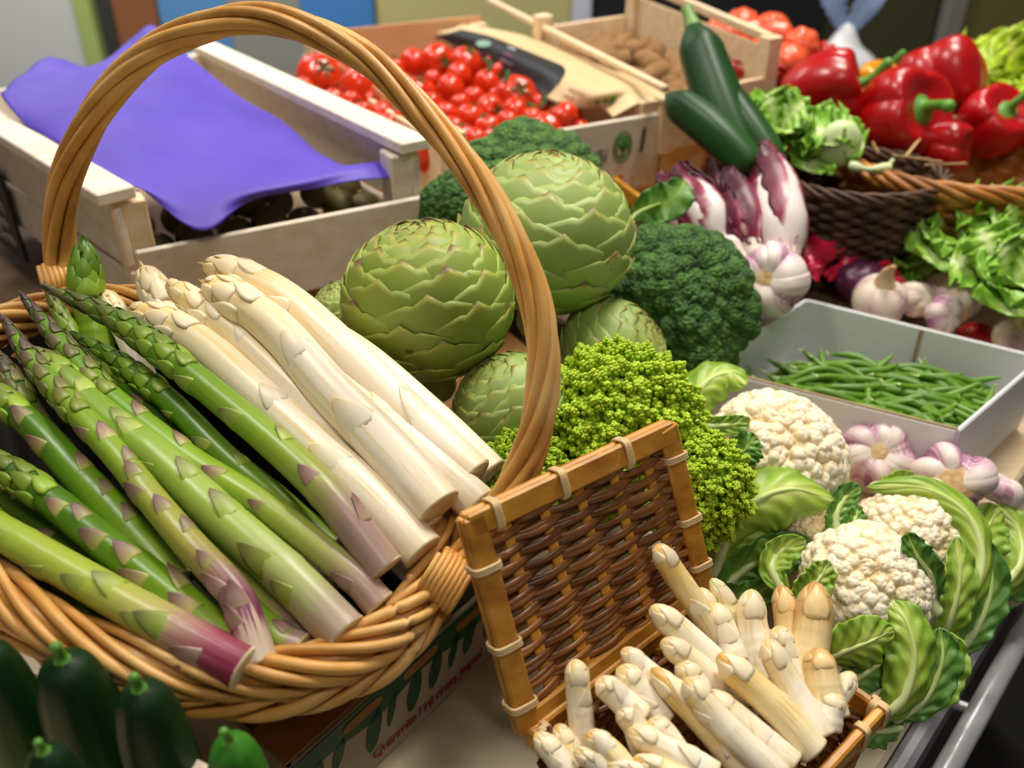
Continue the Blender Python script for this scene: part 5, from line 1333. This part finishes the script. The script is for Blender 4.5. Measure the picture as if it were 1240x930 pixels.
mb = MB(); X = np.array([[wc(a, b, .188) for b in (0, 1)] for a in (0, 1)]); sheet(mb, X, .005); build('bottom_board', mb, m_pine, c3, smooth=False)
mb = MB(); X = np.array([[wc(a, b, .148) for b in (0.03, .97)] for a in (0.03, .97)]); sheet(mb, X, .096); build('inner_box', mb, m_pine, c3, smooth=False)
m_wal = M('walnut_shell', [(0.2, '8c5a2c'), (0.5, 'bb8a54'), (0.8, 'dcb482')], src='n', ns=70, rough=.6, bump=(130, .8), var=.15)
nu, nv = 22, 32; X = uvsphere(nu, nv); ph = np.linspace(0, 2 * math.pi, nv, endpoint=False)[None]
X = X * (1 + .05 * np.exp(-((np.sin(ph)) / .12) ** 2) + .05 * (vnoise(X, 4, 2) - .5))[..., None] * np.array([1.0, .88, 1.12])
mb = MB(); grid(mb, X, wv=True, g=.5); wal = build('walnut', mb, m_wal); wal.data.vertices.foreach_set('co', X.ravel())
rg = np.random.default_rng(12); fst = True
for i in range(110):
    a, b = rg.uniform(.10, .88), rg.uniform(.08, .94); k = i // 55
    o = wal if fst else wal.copy()
    if not fst: COL.objects.link(o)
    fst = False
    p = wc(a, b, (.212 if k == 0 else .232) + .012 * (b - .2) + rg.uniform(0, .007))
    o.location = tuple(p); o.scale = (.0135,) * 3; o.rotation_euler = tuple(rg.uniform(0, 6, 3))
    tag(o, 'tan walnut in the heap in the narrow crate behind the tomatoes', 'walnut', 'walnuts in the narrow crate')
# ------------------------------------------------------------------ zucchini
m_zuc = M('zucchini_skin', [(0.0, '2a5420'), (0.4, '20481e'), (0.8, '193a1a'), (1.0, '2a5422')], na=0.35, streak=(6, 20), rough=0.42, spec=.3, mix=('n', '446f38', .62, 1.0))
m_zst = M('zucchini_stem', [(0.2, '4f7a34'), (0.8, '7fa050')], src='n', ns=60, rough=.5)
def zucchini(pix, w, label, seed, stem=True):
    pts = np.array([D(*q) for q in pix]); r = wpx(w, np.mean([q[2] for q in pix]))
    path = spline(pts, 40); t = np.linspace(0, 1, 40)
    rad = r * (0.80 + .24 * np.sin(t * 2.6 + .3)) * np.sqrt(np.clip(1 - ((t - .5) / .505) ** 12, .02, 1)) * np.where(t > .86, 1 - (t - .86) * 3.4, 1)
    o = thing('zucchini', pts[0], label, 'zucchini', 'zucchini standing together')
    mb = MB(); tube(mb, path, rad, 28, cap='round', prof=lambda a, th: 1 + .03 * np.cos(5 * th + seed), g=rng.random(), b=np.broadcast_to(1 - np.abs(np.linspace(0, 2, 28, endpoint=False) - 1)[None], (48, 28)))
    build('skin', mb, m_zuc, o)
    if stem:
        T = nz(path[-1] - path[-4]); mb = MB(); tube(mb, [path[-1] - T * r * .2, path[-1] + T * r * .5, path[-1] + T * r * .9], [r * .42, r * .26, r * .28], 8); build('stem', mb, m_zst, o)
zucchini([(905, 208, .88), (872, 130, .90), (838, 30, .93)], 29, 'zucchini standing upright with its stem end up', 1)
zucchini([(940, 200, .865), (905, 150, .885), (872, 104, .91)], 20, 'zucchini on the right of the upright one, partly behind it', 2, stem=False)
zucchini([(915, 208, .85), (865, 160, .868), (808, 116, .90)], 23, 'zucchini leaning left in front of the upright one', 3, stem=False)

# ------------------------------------------------------------------ radicchio in its flat basket
m_rad = M('radicchio_leaf', [(0.0, 'f2e9e0'), (0.36, 'efe0dc'), (0.46, '98304e'), (0.58, '660e30'), (1.0, '420a22')], ns=60, na=0.14, rough=.4, sss=.04)
m_radc = M('radicchio_heart', [(0.0, 'f0e6d8'), (0.5, 'e6d4c8'), (1.0, '6a1a3c')], na=.1, rough=.5)
def radicchio(base, tip, w, label, seed, pur=0.0, nl=11):
    rg = np.random.default_rng(seed + 300)
    b, t = D(*base), D(*tip); ax = nz(t - b); L_ = np.linalg.norm(t - b); R = wpx(w, base[2]); Bs = basis(ax, VIEW)
    o = thing('radicchio', b, label, 'radicchio', 'red and white radicchio heads')
    mb = MB(); tt = np.linspace(0, 1, 20); tube(mb, b + ax * (tt * L_ * .92)[:, None], R * .62 * np.sin(np.clip(tt * .8 + .16, 0, 1) * math.pi) ** .7 + .001, 16, cap='round'); build('heart', mb, m_radc, o)
    for i in range(nl):
        a = i * 2.39996 + rg.uniform(-.2, .2); ring = .72 + .32 * (i / nl)
        out = Bs[:, 0] * math.cos(a) + Bs[:, 1] * math.sin(a); hh = rg.uniform(.86, 1.06)
        sp = [b + out * R * .22 * ring, b + ax * L_ * .28 * hh + out * R * .92 * ring, b + ax * L_ * .62 * hh + out * R * .88 * ring, b + ax * L_ * .9 * hh + out * R * .42 * ring, b + ax * L_ * 1.02 * hh + out * R * (.10 + .3 * rg.random() * (i > nl - 4))]
        mb = MB()
        leaf(mb, sp, R * .72, out, cup=-.62, ruffle=R * .05, rfreq=3, seed=seed * 20 + i, nu=30, nv=17, jag=.1,
             shape=lambda u: np.sin(np.clip(.14 + u * .84, 0, 1) * math.pi) ** .55, rfun=lambda u, v: np.clip(np.abs(v) * .50 * (0.4 + u) + u ** 1.8 * .5 + pur + .19 + .04 * np.sin(v * 17) * u, 0, 1))
        build('leaf', mb, m_rad, o)
    return o
radicchio((950, 322, .80), (926, 182, .86), 42, 'largest radicchio head with broad white ribs, on the right of its group', 1, nl=12)
radicchio((872, 300, .82), (822, 200, .87), 34, 'radicchio head at the left of its group, mostly white with wine red edges', 2)
radicchio((912, 306, .805), (884, 206, .85), 30, 'dark wine red radicchio head in the middle of its group', 3, pur=.22)
radicchio((905, 262, .87), (866, 182, .91), 30, 'radicchio head at the back of its group with a dark red top', 4, pur=.08)
radicchio((930, 250, .88), (905, 186, .91), 26, 'radicchio tip showing white stripes between the largest head and the zucchini', 5, pur=.04)
radicchio((830, 280, .86), (800, 215, .89), 22, 'small radicchio half hidden by the broccoli leaf at the left', 6)
q0, q1, q2 = P(742, 222, .166), P(842, 186, .166), P(1012, 292, .146)
q3 = q0 + (q2 - q1) * .62
rb = thing('flat_basket', (q0 + q2) / 2 - Z * .045, 'flat bamboo rimmed basket tied with pale twine holding the radicchio', 'basket')
for a, b in ((q0, q1), (q1, q2), (q3, q2), (q0, q3)):
    mb = MB(); bar(mb, a, b, .018, .006, Z, bev=.0015, g=.7); build('rim_bar', mb, m_bamboo, rb, smooth=False)
def q_loop(inset, dz, n=30):
    c = (q0 + q2) / 2; cs = [c + (q - c) * inset + Z * dz for q in (q0, q1, q2, q3)]; out = []
    for i in range(4): out += [cs[i] + (cs[(i + 1) % 4] - cs[i]) * t for t in np.linspace(.02, .98, n)]
    return np.array(out)
mb = MB(); woven_wall(mb, q_loop(.98, -.006), q_loop(.88, -.040), 9, 36, .0024, .002, seed=4); build('woven_wall', mb, m_brownweave, rb)
mb = MB(); fl = np.linspace(0, 1, 5)[:, None, None] * (q_loop(.88, -.04) - q_loop(.88, -.04).mean(0))[None] + q_loop(.88, -.04).mean(0); grid(mb, fl, wv=True); build('base', mb, m_bamboo, rb)
for f in (.18, .52, .84):
    p = q0 + (q1 - q0) * f; mb = MB(); ax = nz(q1 - q0); th = np.linspace(0, 6 * math.pi, 80); sd = np.cross(ax, Z)
    tube(mb, p + ax * (th / 19 - .5)[:, None] * .004 + (np.cos(th) * .006)[:, None] * sd + (np.sin(th) * .0125)[:, None] * Z, .0010, 6); tube(mb, spline([p + Z * .012, p + Z * .02 - sd * .006, p + Z * .016 - sd * .02 + ax * .006], 10), .001, 6); build('twine_tie', mb, m_cord, rb)

# ------------------------------------------------------------------ dark basket with trimmings
m_bark = M('dark_bark_withies', [(0.2, '2a1a10'), (0.5, '4a2f1c'), (0.8, '6e4a2c')], src='n', ns=40, rough=.6, var=.3, bump=(90, .5))
def round_basket(name, label, cx, a, b, z0, z1, rows, r, mat, rimr, shrink=.72, tilt=(0, 0), seed=1, rim_strands=4, stakes=34):
    o = thing(name, (cx[0], cx[1], z0), label, 'basket')
    X, Y = np.array([1, 0.12, 0]), np.array([-.12, 1, 0])
    rim = oval((cx[0], cx[1], z1), X, Y, a, b, 200, tilt); bt = oval((cx[0], cx[1], z0), X, Y, a * shrink, b * shrink, 200)
    mb = MB(); woven_wall(mb, rim, bt, rows, stakes, r, r * .9, seed=seed, jit=.25); build('woven_wall', mb, mat, o)
    mb = MB(); rope(mb, rim, rimr, rimr * .55, rim_strands, 7, closed=True, seed=seed); build('rim', mb, mat, o)
    mb = MB(); grid(mb, np.linspace(0, 1, 5)[:, None, None] * (bt - bt.mean(0))[None] + bt.mean(0) + Z * .002, wv=True); build('base', mb, mat, o)
    mb = MB(); grid(mb, np.array([bt * (1 - f) + rim * f - nz((rim - rim.mean(0)) * np.array([1, 1, 0])) * r * .3 for f in np.linspace(0, .96, 6)]), wv=True); build('inner_lining', mb, mat, o)
    return o
dc = P(1042, 212, .205)
round_basket('dark_basket', 'dark brown bark basket with lettuce and fennel trimmings, left of the pepper basket', dc, .083, .072, .115, .206, 15, .0038, m_bark, .0045, shrink=.70, seed=3)
m_let = M('lettuce_leaf', [(0.0, 'cfe09a'), (0.35, '9fc84e'), (0.75, '77ae2c'), (1.0, '8cc23a')], src='b', ns=40, na=.3, mix=('g', 'd9e8ac', 0.1, 1.8), rough=.42, sss=.06, bump=(90, .3))
m_ylet = M('yellow_green_lettuce_leaf', [(0.0, 'd6e070'), (0.4, 'b4cc28'), (1.0, 'a3c41c')], src='b', ns=40, na=.3, rough=.45, sss=.06, bump=(90, .3))
m_fen = M('pale_fennel_cut', [(0.2, 'dbe6b8'), (0.8, 'c3d890')], src='n', ns=50, rough=.5)
def lettuce(c, R, n, mat, label, seed, name='lettuce', cat='lettuce', group=None, flat=.8, lean=(0, -.3, .6), w=.62, parts='leaf'):
    rg = np.random.default_rng(seed + 900); o = thing(name, np.asarray(c) - Z * R * .5, label, cat, group)
    Bs = basis(nz(np.asarray(lean, float)))
    for i in range(n):
        a = i * 2.39996 + rg.uniform(-.3, .3); f = (i + .5) / n; el = 1.45 - 1.25 * f
        dirv = Bs @ np.array([math.cos(a) * math.cos(el), math.sin(a) * math.cos(el), math.sin(el) * flat])
        out2 = Bs @ np.array([math.cos(a), math.sin(a), 0]); l = R * rg.uniform(.85, 1.1)
        sp = [c - Bs[:, 2] * R * .35, c + dirv * l * .35 - Bs[:, 2] * R * .05, c + dirv * l * .75 + out2 * l * .05, c + dirv * l + out2 * l * .16 - Bs[:, 2] * R * .12 * f]
        mb = MB(); leaf(mb, sp, R * w, Bs[:, 2] + out2 * .2, cup=.15, ruffle=R * .13, rfreq=5, seed=seed * 31 + i, nu=36, nv=23, puck=R * .012, jag=.15, shape=lambda u: .16 + .84 * np.clip(u * 1.25, 0, 1) ** .9 * np.sqrt(np.clip(1.02 - u ** 6, 0, 1)))
        build('leaf', mb, mat, o)
    return o
TG = 'salad trimmings in the dark basket'
lettuce(D(940, 165, .93), .048, 9, m_let, 'pale green lettuce trimmings in the dark basket beside the zucchini', 1, group=TG)
lettuce(D(995, 178, .93), .044, 8, m_let, 'loose light green lettuce leaves in the middle of the dark basket', 2, group=TG)
ft = thing('fennel_piece', D(1018, 176, .90), 'pale cut fennel end on the dark basket', 'fennel')
mb = MB(); X = uvsphere(20, 30) * np.array([.022, .014, .024]); grid(mb, X + D(1016, 175, .905), wv=True); build('bulb', mb, m_fen, ft)
mb = MB(); tube(mb, spline([D(1028, 200, .895), D(1050, 205, .89), D(1078, 203, .89)], 10), [.004 + .0015 * math.sin(i) for i in range(10)], 8); tube(mb, spline([D(1074, 203, .89), D(1082, 193, .89)], 5), .0022, 6); build('stalk', mb, m_fen, ft)

# ------------------------------------------------------------------ bell peppers in their basket
m_pwick = M('orange_brown_wicker', [(0.2, '7a4416'), (0.5, 'a86a28'), (0.8, 'c98c44')], src='n', ns=40, rough=.45, var=.25)
pc = P(1172, 192, .205)
round_basket('pepper_basket', 'orange brown wicker basket heaped with red bell peppers', pc, .135, .12, .10, .208, 16, .0040, m_pwick, .0065, shrink=.74, seed=7, rim_strands=5, stakes=40)
m_pep = M('red_pepper_skin', [(0.2, '94040c'), (0.5, 'b0070f'), (0.8, 'c61014')], src='n', ns=12, rough=.3, coat=.15, spec=.5, bump=(22, .35))
m_pepo = M('orange_pepper_skin', [(0.2, 'e08a0a'), (0.8, 'f0a81c')], src='n', ns=12, rough=.2, coat=.4)
m_pst = M('pepper_stem', [(0.2, '3f7a24'), (0.8, '6fa83c')], src='n', ns=60, rough=.5)
def pepper(c, R, axis, L_, label, seed, mat=None, stem=1.0, lobes=4, group='red bell peppers in the wicker basket'):
    rg = np.random.default_rng(seed); Bs = basis(axis)
    o = thing('bell_pepper', np.asarray(c) - Z * R, label, 'bell pepper', group)
    nu, nv = 60, 100; th = np.linspace(0, math.pi, nu)[:, None]; ph = np.linspace(0, 2 * math.pi, nv, endpoint=False)[None]
    lob = 1 + (.15 + .07 * np.cos(th)) * (np.abs(np.cos(ph * lobes / 2 + seed + .25 * th)) ** .8 - .6) * np.clip(np.sin(th) * 2, 0, 1)
    s = np.sin(th) ** .62 * (1 + .12 * np.cos(th))
    z = np.cos(th) * L_ - .34 * np.exp(-(th / .42) ** 2) + .16 * np.exp(-((math.pi - th) / .35) ** 2)
    X = np.stack([s * np.cos(ph) * lob, s * np.sin(ph) * lob, z * (1 + .04 * np.sin(ph * 2 + seed))], -1)
    X = X * (1 + .07 * (vnoise(X, 1.6, seed) - .5))[..., None]
    mb = MB(); grid(mb, (X * R) @ Bs.T + c, wv=True); build('skin', mb, mat or m_pep, o)
    if stem:
        a = Bs[:, 2]; p = np.asarray(c) + a * R * (L_ - .36); k = Bs[:, 0] * rg.uniform(-1, 1) + Bs[:, 1] * rg.uniform(-1, 1)
        mb = MB(); tube(mb, spline([p, p + a * R * .22, p + a * R * .5 + k * R * .1, p + a * R * .85 * stem + k * R * .35], 14), R * np.array([.40, .30, .2, .15, .13, .12, .115, .11, .11, .11, .115, .12, .13, .14]), 12, cap='round'); build('stem', mb, m_pst, o)
    return o
pepper(D(996, 112, 1.02), wpx(46, 1.02), nz(np.array([.75, -.25, .28])), 1.15, 'red bell pepper lying on its side at the left, stem towards the others', 1)
pepper(D(1092, 140, .99), wpx(54, .99), nz(np.array([.35, -.75, .45])), .92, 'red bell pepper in the middle with a curled green stem facing us', 2)
pepper(D(1142, 98, 1.09), wpx(48, 1.09), nz(np.array([-.2, .7, .7])), .98, 'topmost red bell pepper, its smooth bottom end turned up', 3, stem=0)
pepper(D(1202, 150, 1.03), wpx(42, 1.03), nz(np.array([.2, -.5, .75])), .95, 'red bell pepper at the right edge with a tall slanting stem', 4, stem=1.3)
pepper(D(1146, 178, .975), wpx(30, .975), nz(np.array([.6, -.5, .1])), 1.0, 'small red pepper low at the front rim of the wicker basket', 5, stem=0)
pepper(D(1032, 158, 1.04), wpx(26, 1.04), nz(np.array([-.6, -.4, .4])), 1.1, 'dark red pepper deep between the left and the middle one', 6, stem=0)
pepper(D(1066, 106, 1.22), wpx(30, 1.22), nz(np.array([.1, -.2, .9])), 1.0, 'orange yellow pepper behind the red ones', 7, mat=m_pepo, group='orange peppers')
pepper(D(1100, 118, 1.25), wpx(26, 1.25), nz(np.array([.3, -.2, .7])), 1.0, 'orange pepper just right of the other orange one', 8, mat=m_pepo, group='orange peppers')
ob = thing('fruit_box', np.array([.58, 1.28, .098]), 'low box under the orange peppers', 'box')
mb = MB(); box(mb, D(1080, 150, 1.24) * np.array([1, 1, 0]) + Z * .1465, (1, 0, 0), (0, 1, 0), Z, .14, .12, .095, .002); build('carton_body', mb, m_card, ob, smooth=False)
m_straw = plain('pale_straw', 'dcb880', .6)
for i, (a, b, w) in enumerate((((1056, 172, .94), (1064, 186, .935), .004), ((1096, 190, .93), (1112, 170, .94), .008), ((1080, 188, .93), (1140, 196, .93), .005), ((1120, 200, .925), (1170, 198, .93), .005))):
    mb = MB(); bar(mb, D(*a), D(*b), w, .0012, -VIEW, bev=.0004); build('straw_strip', mb, m_straw, smooth=False, label=['curled straw strip at the left of the pepper basket rim', 'broad pale straw strip standing in front of the middle pepper', 'straw strip lying flat along the near rim of the pepper basket', 'straw strip lowest on the pepper basket rim'][i], cat='straw')

# ------------------------------------------------------------------ far things: red basket of tomatoes, plastic bag, yellow lettuce
m_redw = M('red_plastic_wicker', [(0.2, '9a1510'), (0.5, 'c4241a'), (0.8, 'e04a38')], src='n', ns=40, rough=.4, var=.2)
rc = P(926, 66, .25)
round_basket('red_basket', 'red woven basket filled with pale red tomatoes far behind the zucchini', rc, .088, .085, .10, .25, 16, .0055, m_redw, .007, shrink=.70, seed=5, rim_strands=4, stakes=30)
m_tom2 = M('orange_red_tomato_skin', [(0.2, 'd8341c'), (0.5, 'ee5a34'), (0.8, 'f59a6a')], src='n', ns=14, rough=.25, coat=.2)
rp_ = np.random.default_rng(3); fst = True
X = uvsphere(24, 36); X = X * (1 + .05 * np.cos(7 * np.linspace(0, 2 * math.pi, 36, endpoint=False))[None] * np.sin(np.linspace(0, math.pi, 24))[:, None])[..., None] * np.array([1, 1, .72])
mb = MB(); grid(mb, X, wv=True); ribt = build('ribbed_tomato', mb, m_tom2); ribt.data.vertices.foreach_set('co', X.ravel())
for i, (x, y, r, d) in enumerate(((872, 44, 24, 0), (905, 42, 26, 0), (940, 46, 24, 0), (970, 56, 22, 0), (890, 60, 22, 0), (925, 64, 24, 0), (955, 70, 22, 0), (900, 28, 20, 0), (935, 30, 20, 0), (862, 58, 18, 0))):
    o = ribt if fst else ribt.copy()
    if not fst: COL.objects.link(o)
    fst = False
    lc = P(x, y, .262); d = (lc - np.array([0, 0, CAMZ])).dot(VIEW); o.location = tuple(lc); o.scale = (wpx(r, d),) * 3; o.rotation_euler = tuple(rp_.normal(0, .4, 3))
    tag(o, 'orange red ribbed tomato in the far red basket', 'tomato', 'tomatoes in the red basket')
m_bag = M('thin_white_plastic', [(0.3, 'c3c6cc'), (0.7, 'dfe1e6')], src='n', ns=8, rough=.35)
bagc = D(1010, 120, 1.75)
bag = thing('plastic_bag', bagc - Z * .12, 'knotted white plastic bag far behind the red basket', 'bag')
nu, nv = 40, 60; X = uvsphere(nu, nv); th = np.linspace(0, math.pi, nu)[:, None]; ph = np.linspace(0, 2 * math.pi, nv, endpoint=False)[None]
k = 1 + .06 * np.cos(9 * ph) * np.sin(th) + .10 * (vnoise(X, 2.5, 4) - .5); rr = 1
X = np.stack([np.sin(th) ** .8 * np.cos(ph) * k * .085, np.sin(th) ** .8 * np.sin(ph) * k * .085, np.cos(th) * .10 + .04 * np.exp(-(th / .2) ** 2) + 0 * ph], -1)
mb = MB(); grid(mb, X + bagc, wv=True); build('pouch', mb, m_bag, bag)
mb = MB()
for s in (-1, 1): leaf(mb, [bagc + Z * .12, bagc + np.array([s * .03, 0, .17]), bagc + np.array([s * .06, .01, .22])], .03, -VIEW, ruffle=.006, nu=16, nv=11)
build('tied_ears', mb, plain('bluish_plastic', '7d93b8', .4), bag)
bs_ = thing('side_counter', bagc * np.array([1, 1, 0]) - Z * .88, 'dark low counter far behind carrying the plastic bag', 'counter')
mb = MB(); box(mb, np.array([bagc[0], bagc[1] + .1, (bagc[2] - .1 - .88) / 2]), (1, 0, 0), (0, 1, 0), Z, .6, .5, bagc[2] - .1 + .88, .005); build('counter_body', mb, plain('dark_cabinet', '2a2722', .6), bs_, smooth=False)
lettuce(D(1225, 118, 1.16), .085, 12, m_ylet, 'yellow green frilly lettuce behind the pepper basket at the right edge', 3, name='frilly_lettuce')
ls = thing('lettuce_box', np.array([.72, 1.20, 0]), 'low box under the yellow green lettuce', 'box')
mb = MB(); box(mb, np.array([D(1225, 118, 1.16)[0], D(1225, 118, 1.16)[1] + .02, .085]), U30, V30, Z, .13, .13, .17, .002); build('carton_body', mb, m_card, ls, smooth=False)
LG = 'bright green lettuces at the right'
lettuce(D(1226, 290, .87), .052, 12, m_let, 'bright green curly lettuce at the right edge just below the pepper basket', 4, group=LG, name='curly_lettuce')
lettuce(D(1143, 298, .90), .055, 12, m_let, 'curly lettuce with a pale heart between the dark basket and the right edge', 5, group=LG, name='curly_lettuce')
lettuce(D(1215, 350, .83), .054, 12, m_let, 'curly lettuce closest to the bean box at the right edge', 6, group=LG, name='curly_lettuce')
lettuce(D(1088, 318, .92), .034, 8, m_let, 'small tuft of lettuce at the foot of the dark basket', 7, group=LG, name='curly_lettuce')

# ------------------------------------------------------------------ chard, beet, onions behind the bean box
m_chard = M('crimson_chard', [(0.0, 'd81440'), (0.5, 'c00e36'), (1.0, 'a00c30')], src='b', ns=40, na=.3, rough=.35)
m_beet = M('purple_beet_leaf', [(0.2, '3f1530'), (0.6, '5a2044'), (0.9, '8a4a6c')], src='n', ns=60, rough=.4, bump=(50, .8))
ch = thing('red_chard', D(1015, 336, 0.885), 'crimson red chard stalks and crumpled leaf between radicchio and onions', 'chard')
for i, (pts, w) in enumerate((([(985, 336, 0.875), (990, 309, 0.880), (1008, 293, 0.885), (1025, 301, 0.885)], 26), ([(1022, 336, 0.885), (1030, 306, 0.890), (1026, 291, 0.895), (1018, 289, 0.895)], 16), ([(990, 341, 0.870), (985, 321, 0.870), (980, 309, 0.875)], 12))):
    mb = MB(); leaf(mb, [D(*q) for q in pts], wpx(w, 0.885), -VIEW, cup=-.3, ruffle=.003, rfreq=2, seed=i + 60); build('leaf', mb, m_chard, ch)
for i, pts in enumerate(([(1000, 331, 0.885), (1040, 319, 0.895), (1092, 341, 0.885)], [(1005, 337, 0.885), (1045, 313, 0.900), (1085, 331, 0.895)], [(1018, 321, 0.895), (1050, 307, 0.905), (1070, 313, 0.905)])):
    mb = MB(); tube(mb, spline([D(*q) for q in pts], 16), .0038, 10, cap='round', b=.2); build('stalk', mb, m_chard, ch)
be = thing('purple_beet', D(1045, 341, 0.885) - Z * .022, 'dark purple wrinkled beet in front of the crimson chard', 'beet')
X = uvsphere(40, 60); X = X * (1 + .14 * (vnoise(X, 3, 6) - .5) + .06 * (vnoise(X, 7, 7) - .5))[..., None]; mb = MB(); grid(mb, X * np.array([.026, .022, .020]) + D(1043, 340, 0.885), wv=True); build('root', mb, m_beet, be)
mb = MB(); tube(mb, spline([D(1060, 326, 0.885), D(1072, 317, 0.885), D(1082, 321, 0.885)], 8), [.004, .0034, .003, .0026, .0022, .0018, .0014, .001], 8); build('leaf_stub', mb, m_chard, be)
OG = 'pale garlic bulbs behind the bean box'
garlic(D(1066, 363, .86), wpx(34, .86), nz(np.array([-.1, -.25, 1])), 'pale bulb with a thin upright neck and a purple patch behind the bean box', 11, nc=5, neck=.9, mat=m_gar_p, root=False, depth=.06, group=OG)
garlic(D(1108, 362, .88), wpx(24, .88), nz(np.array([.3, -.7, .4])), 'plain cream bulb between the two necked ones behind the bean box', 12, nc=6, mat=m_gar_p, root=False, depth=.06, group=OG)
garlic(D(1150, 360, .89), wpx(36, .89), nz(np.array([.1, -.1, 1])), 'pale garlic bulb with the thickest tan neck behind the bean box', 13, nc=6, neck=1.1, mat=m_gar_p, root=False, depth=.08, group=OG)
garlic(D(1143, 381, .845), wpx(24, .845), nz(np.array([.2, -.8, .3])), 'small purple cloved bulb in front of the thick necked one', 14, nc=6, root=True, group=OG)
garlic(D(1228, 406, .835), wpx(26, .835), nz(np.array([.1, -.2, 1])), 'pale bulb with a pinkish neck at the right corner of the bean box', 15, nc=6, neck=1.1, mat=m_gar_p, root=False, depth=.08, group=OG)
rd = thing('red_radish', D(1182, 404, .87) - Z * .010, 'small red radish behind the rim of the bean box', 'radish')
mb = MB(); X = uvsphere(24, 36) * np.array([.018, .014, .011]); grid(mb, X + D(1182, 405, .87), wv=True); build('root', mb, m_pep, rd)
mb = MB(); tube(mb, spline([D(1186, 398, .87), D(1192, 392, .87)], 4), [.002, .0016, .0012, .001], 6); build('leaf_stub', mb, m_pst, rd)

# ------------------------------------------------------------------ small cucumbers at the lower left, in their crate
m_cuc = M('cucumber_skin', [(0.0, '1a5a12'), (0.35, '174a12'), (0.7, '103410'), (1.0, '0e2a12')], na=.28, streak=(2.0, 26.0), rough=.45, spec=.22, mix=('n', '2f7a22', .62, 1.1), bump=(40, .15))
m_cucl = M('light_cucumber_skin', [(0.0, '428a20'), (0.5, '3c7f20'), (1.0, '32701c')], na=.28, streak=(2.0, 22.0), rough=.45, spec=.25, mix=('n', '6fae50', .62, 1.1), bump=(40, .15))
cc = thing('cucumber_crate', np.array([-.19, .22, 0]), 'pale wooden crate at the lower left holding small cucumbers', 'crate')
def cuke(x, ytop, hw, d, label, seed, mat=None, lean=(0, 0, 1), stem=((0, -14), (-3, -26))):
    top = D(x, ytop, d); R = wpx(hw, d); ax = nz(np.array(lean, float)); L_ = .115
    o = thing('small_cucumber', top - ax * L_, label, 'cucumber', 'small cucumbers at the lower left')
    t = np.linspace(0, 1, 40); path = top - ax * (t[:, None]) * L_
    rad = R * np.sin(np.clip(np.sqrt(t) * .72 + 0.02, 0, .5) * math.pi) ** .72 * np.where(t > .8, np.sqrt(np.clip(1 - ((t - .8) / .2) ** 2.5, .01, 1)), 1) 
    mb = MB(); tube(mb, path, rad, 48, prof=lambda a, th: 1 - .022 * np.abs(np.cos(5 * th + seed)) ** 6 * np.clip(1.2 - a, 0.2, 1) * 1.2, r0=1, r1=0, g=rng.random(), b=np.broadcast_to(1 - np.abs(np.linspace(0, 2, 48, endpoint=False) - 1)[None], (40, 48))); build('skin', mb, mat or m_cuc, o)
    p1 = top + ax * R * .12; mb = MB(); k = nz(np.array([rng.uniform(-.4, .4), -.3, 1.0]))
    tube(mb, spline([top - ax * R * .1, p1, p1 + k * R * .42], 8), R * np.array([.26, .22, .17, .15, .14, .13, .14, .15]), 10, cap='round'); build('stem', mb, m_pst, o)
    return o
cuke(75, 797, 49, .375, 'tallest dark cucumber, second from the left edge', 1)
cuke(168, 832, 45, .365, 'dark cucumber in the middle, under the basket rim', 2)
cuke(278, 896, 41, .352, 'light green cucumber, rightmost of the group at the bottom', 3, m_cucl)
cuke(-22, 782, 42, .375, 'dark cucumber cut off by the left edge of the picture', 4)
cuke(52, 908, 38, .335, 'small cucumber at the very bottom left with a long pale stem', 5)
cp = lambda px, py, z: P(px, py, z)
e0, e1 = P(110, 862, .165), P(246, 934, .165)
eu = nz(e1 - e0); ev = np.array([-eu[1], eu[0], 0]); e0 = e0 - eu * .16; e1 = e1 + eu * .03
for z in (.155, .125, .095, .065, .035):
    mb = MB(); bar(mb, cz(e0, z), cz(e1, z), .024, .006, Z, bev=.001, g=rng.random()); build('side_slat', mb, m_pale, cc, smooth=False)
for e in (e0, e1):
    mb = MB(); bar(mb, cz(e, .083), cz(e - ev * .2, .083), .165, .006, Z, bev=.001); build('end_board', mb, m_pale, cc, smooth=False)
mb = MB(); bar(mb, cz(e0 - ev * .2, .083), cz(e1 - ev * .2, .083), .165, .006, Z, bev=.001); build('side_board', mb, m_pale, cc, smooth=False)
mb = MB(); X = np.array([[cz(e0, .1), cz(e0 - ev * .2, .1)], [cz(e1, .1), cz(e1 - ev * .2, .1)]]); sheet(mb, X, .006); build('bottom_board', mb, m_pine, cc, smooth=False)
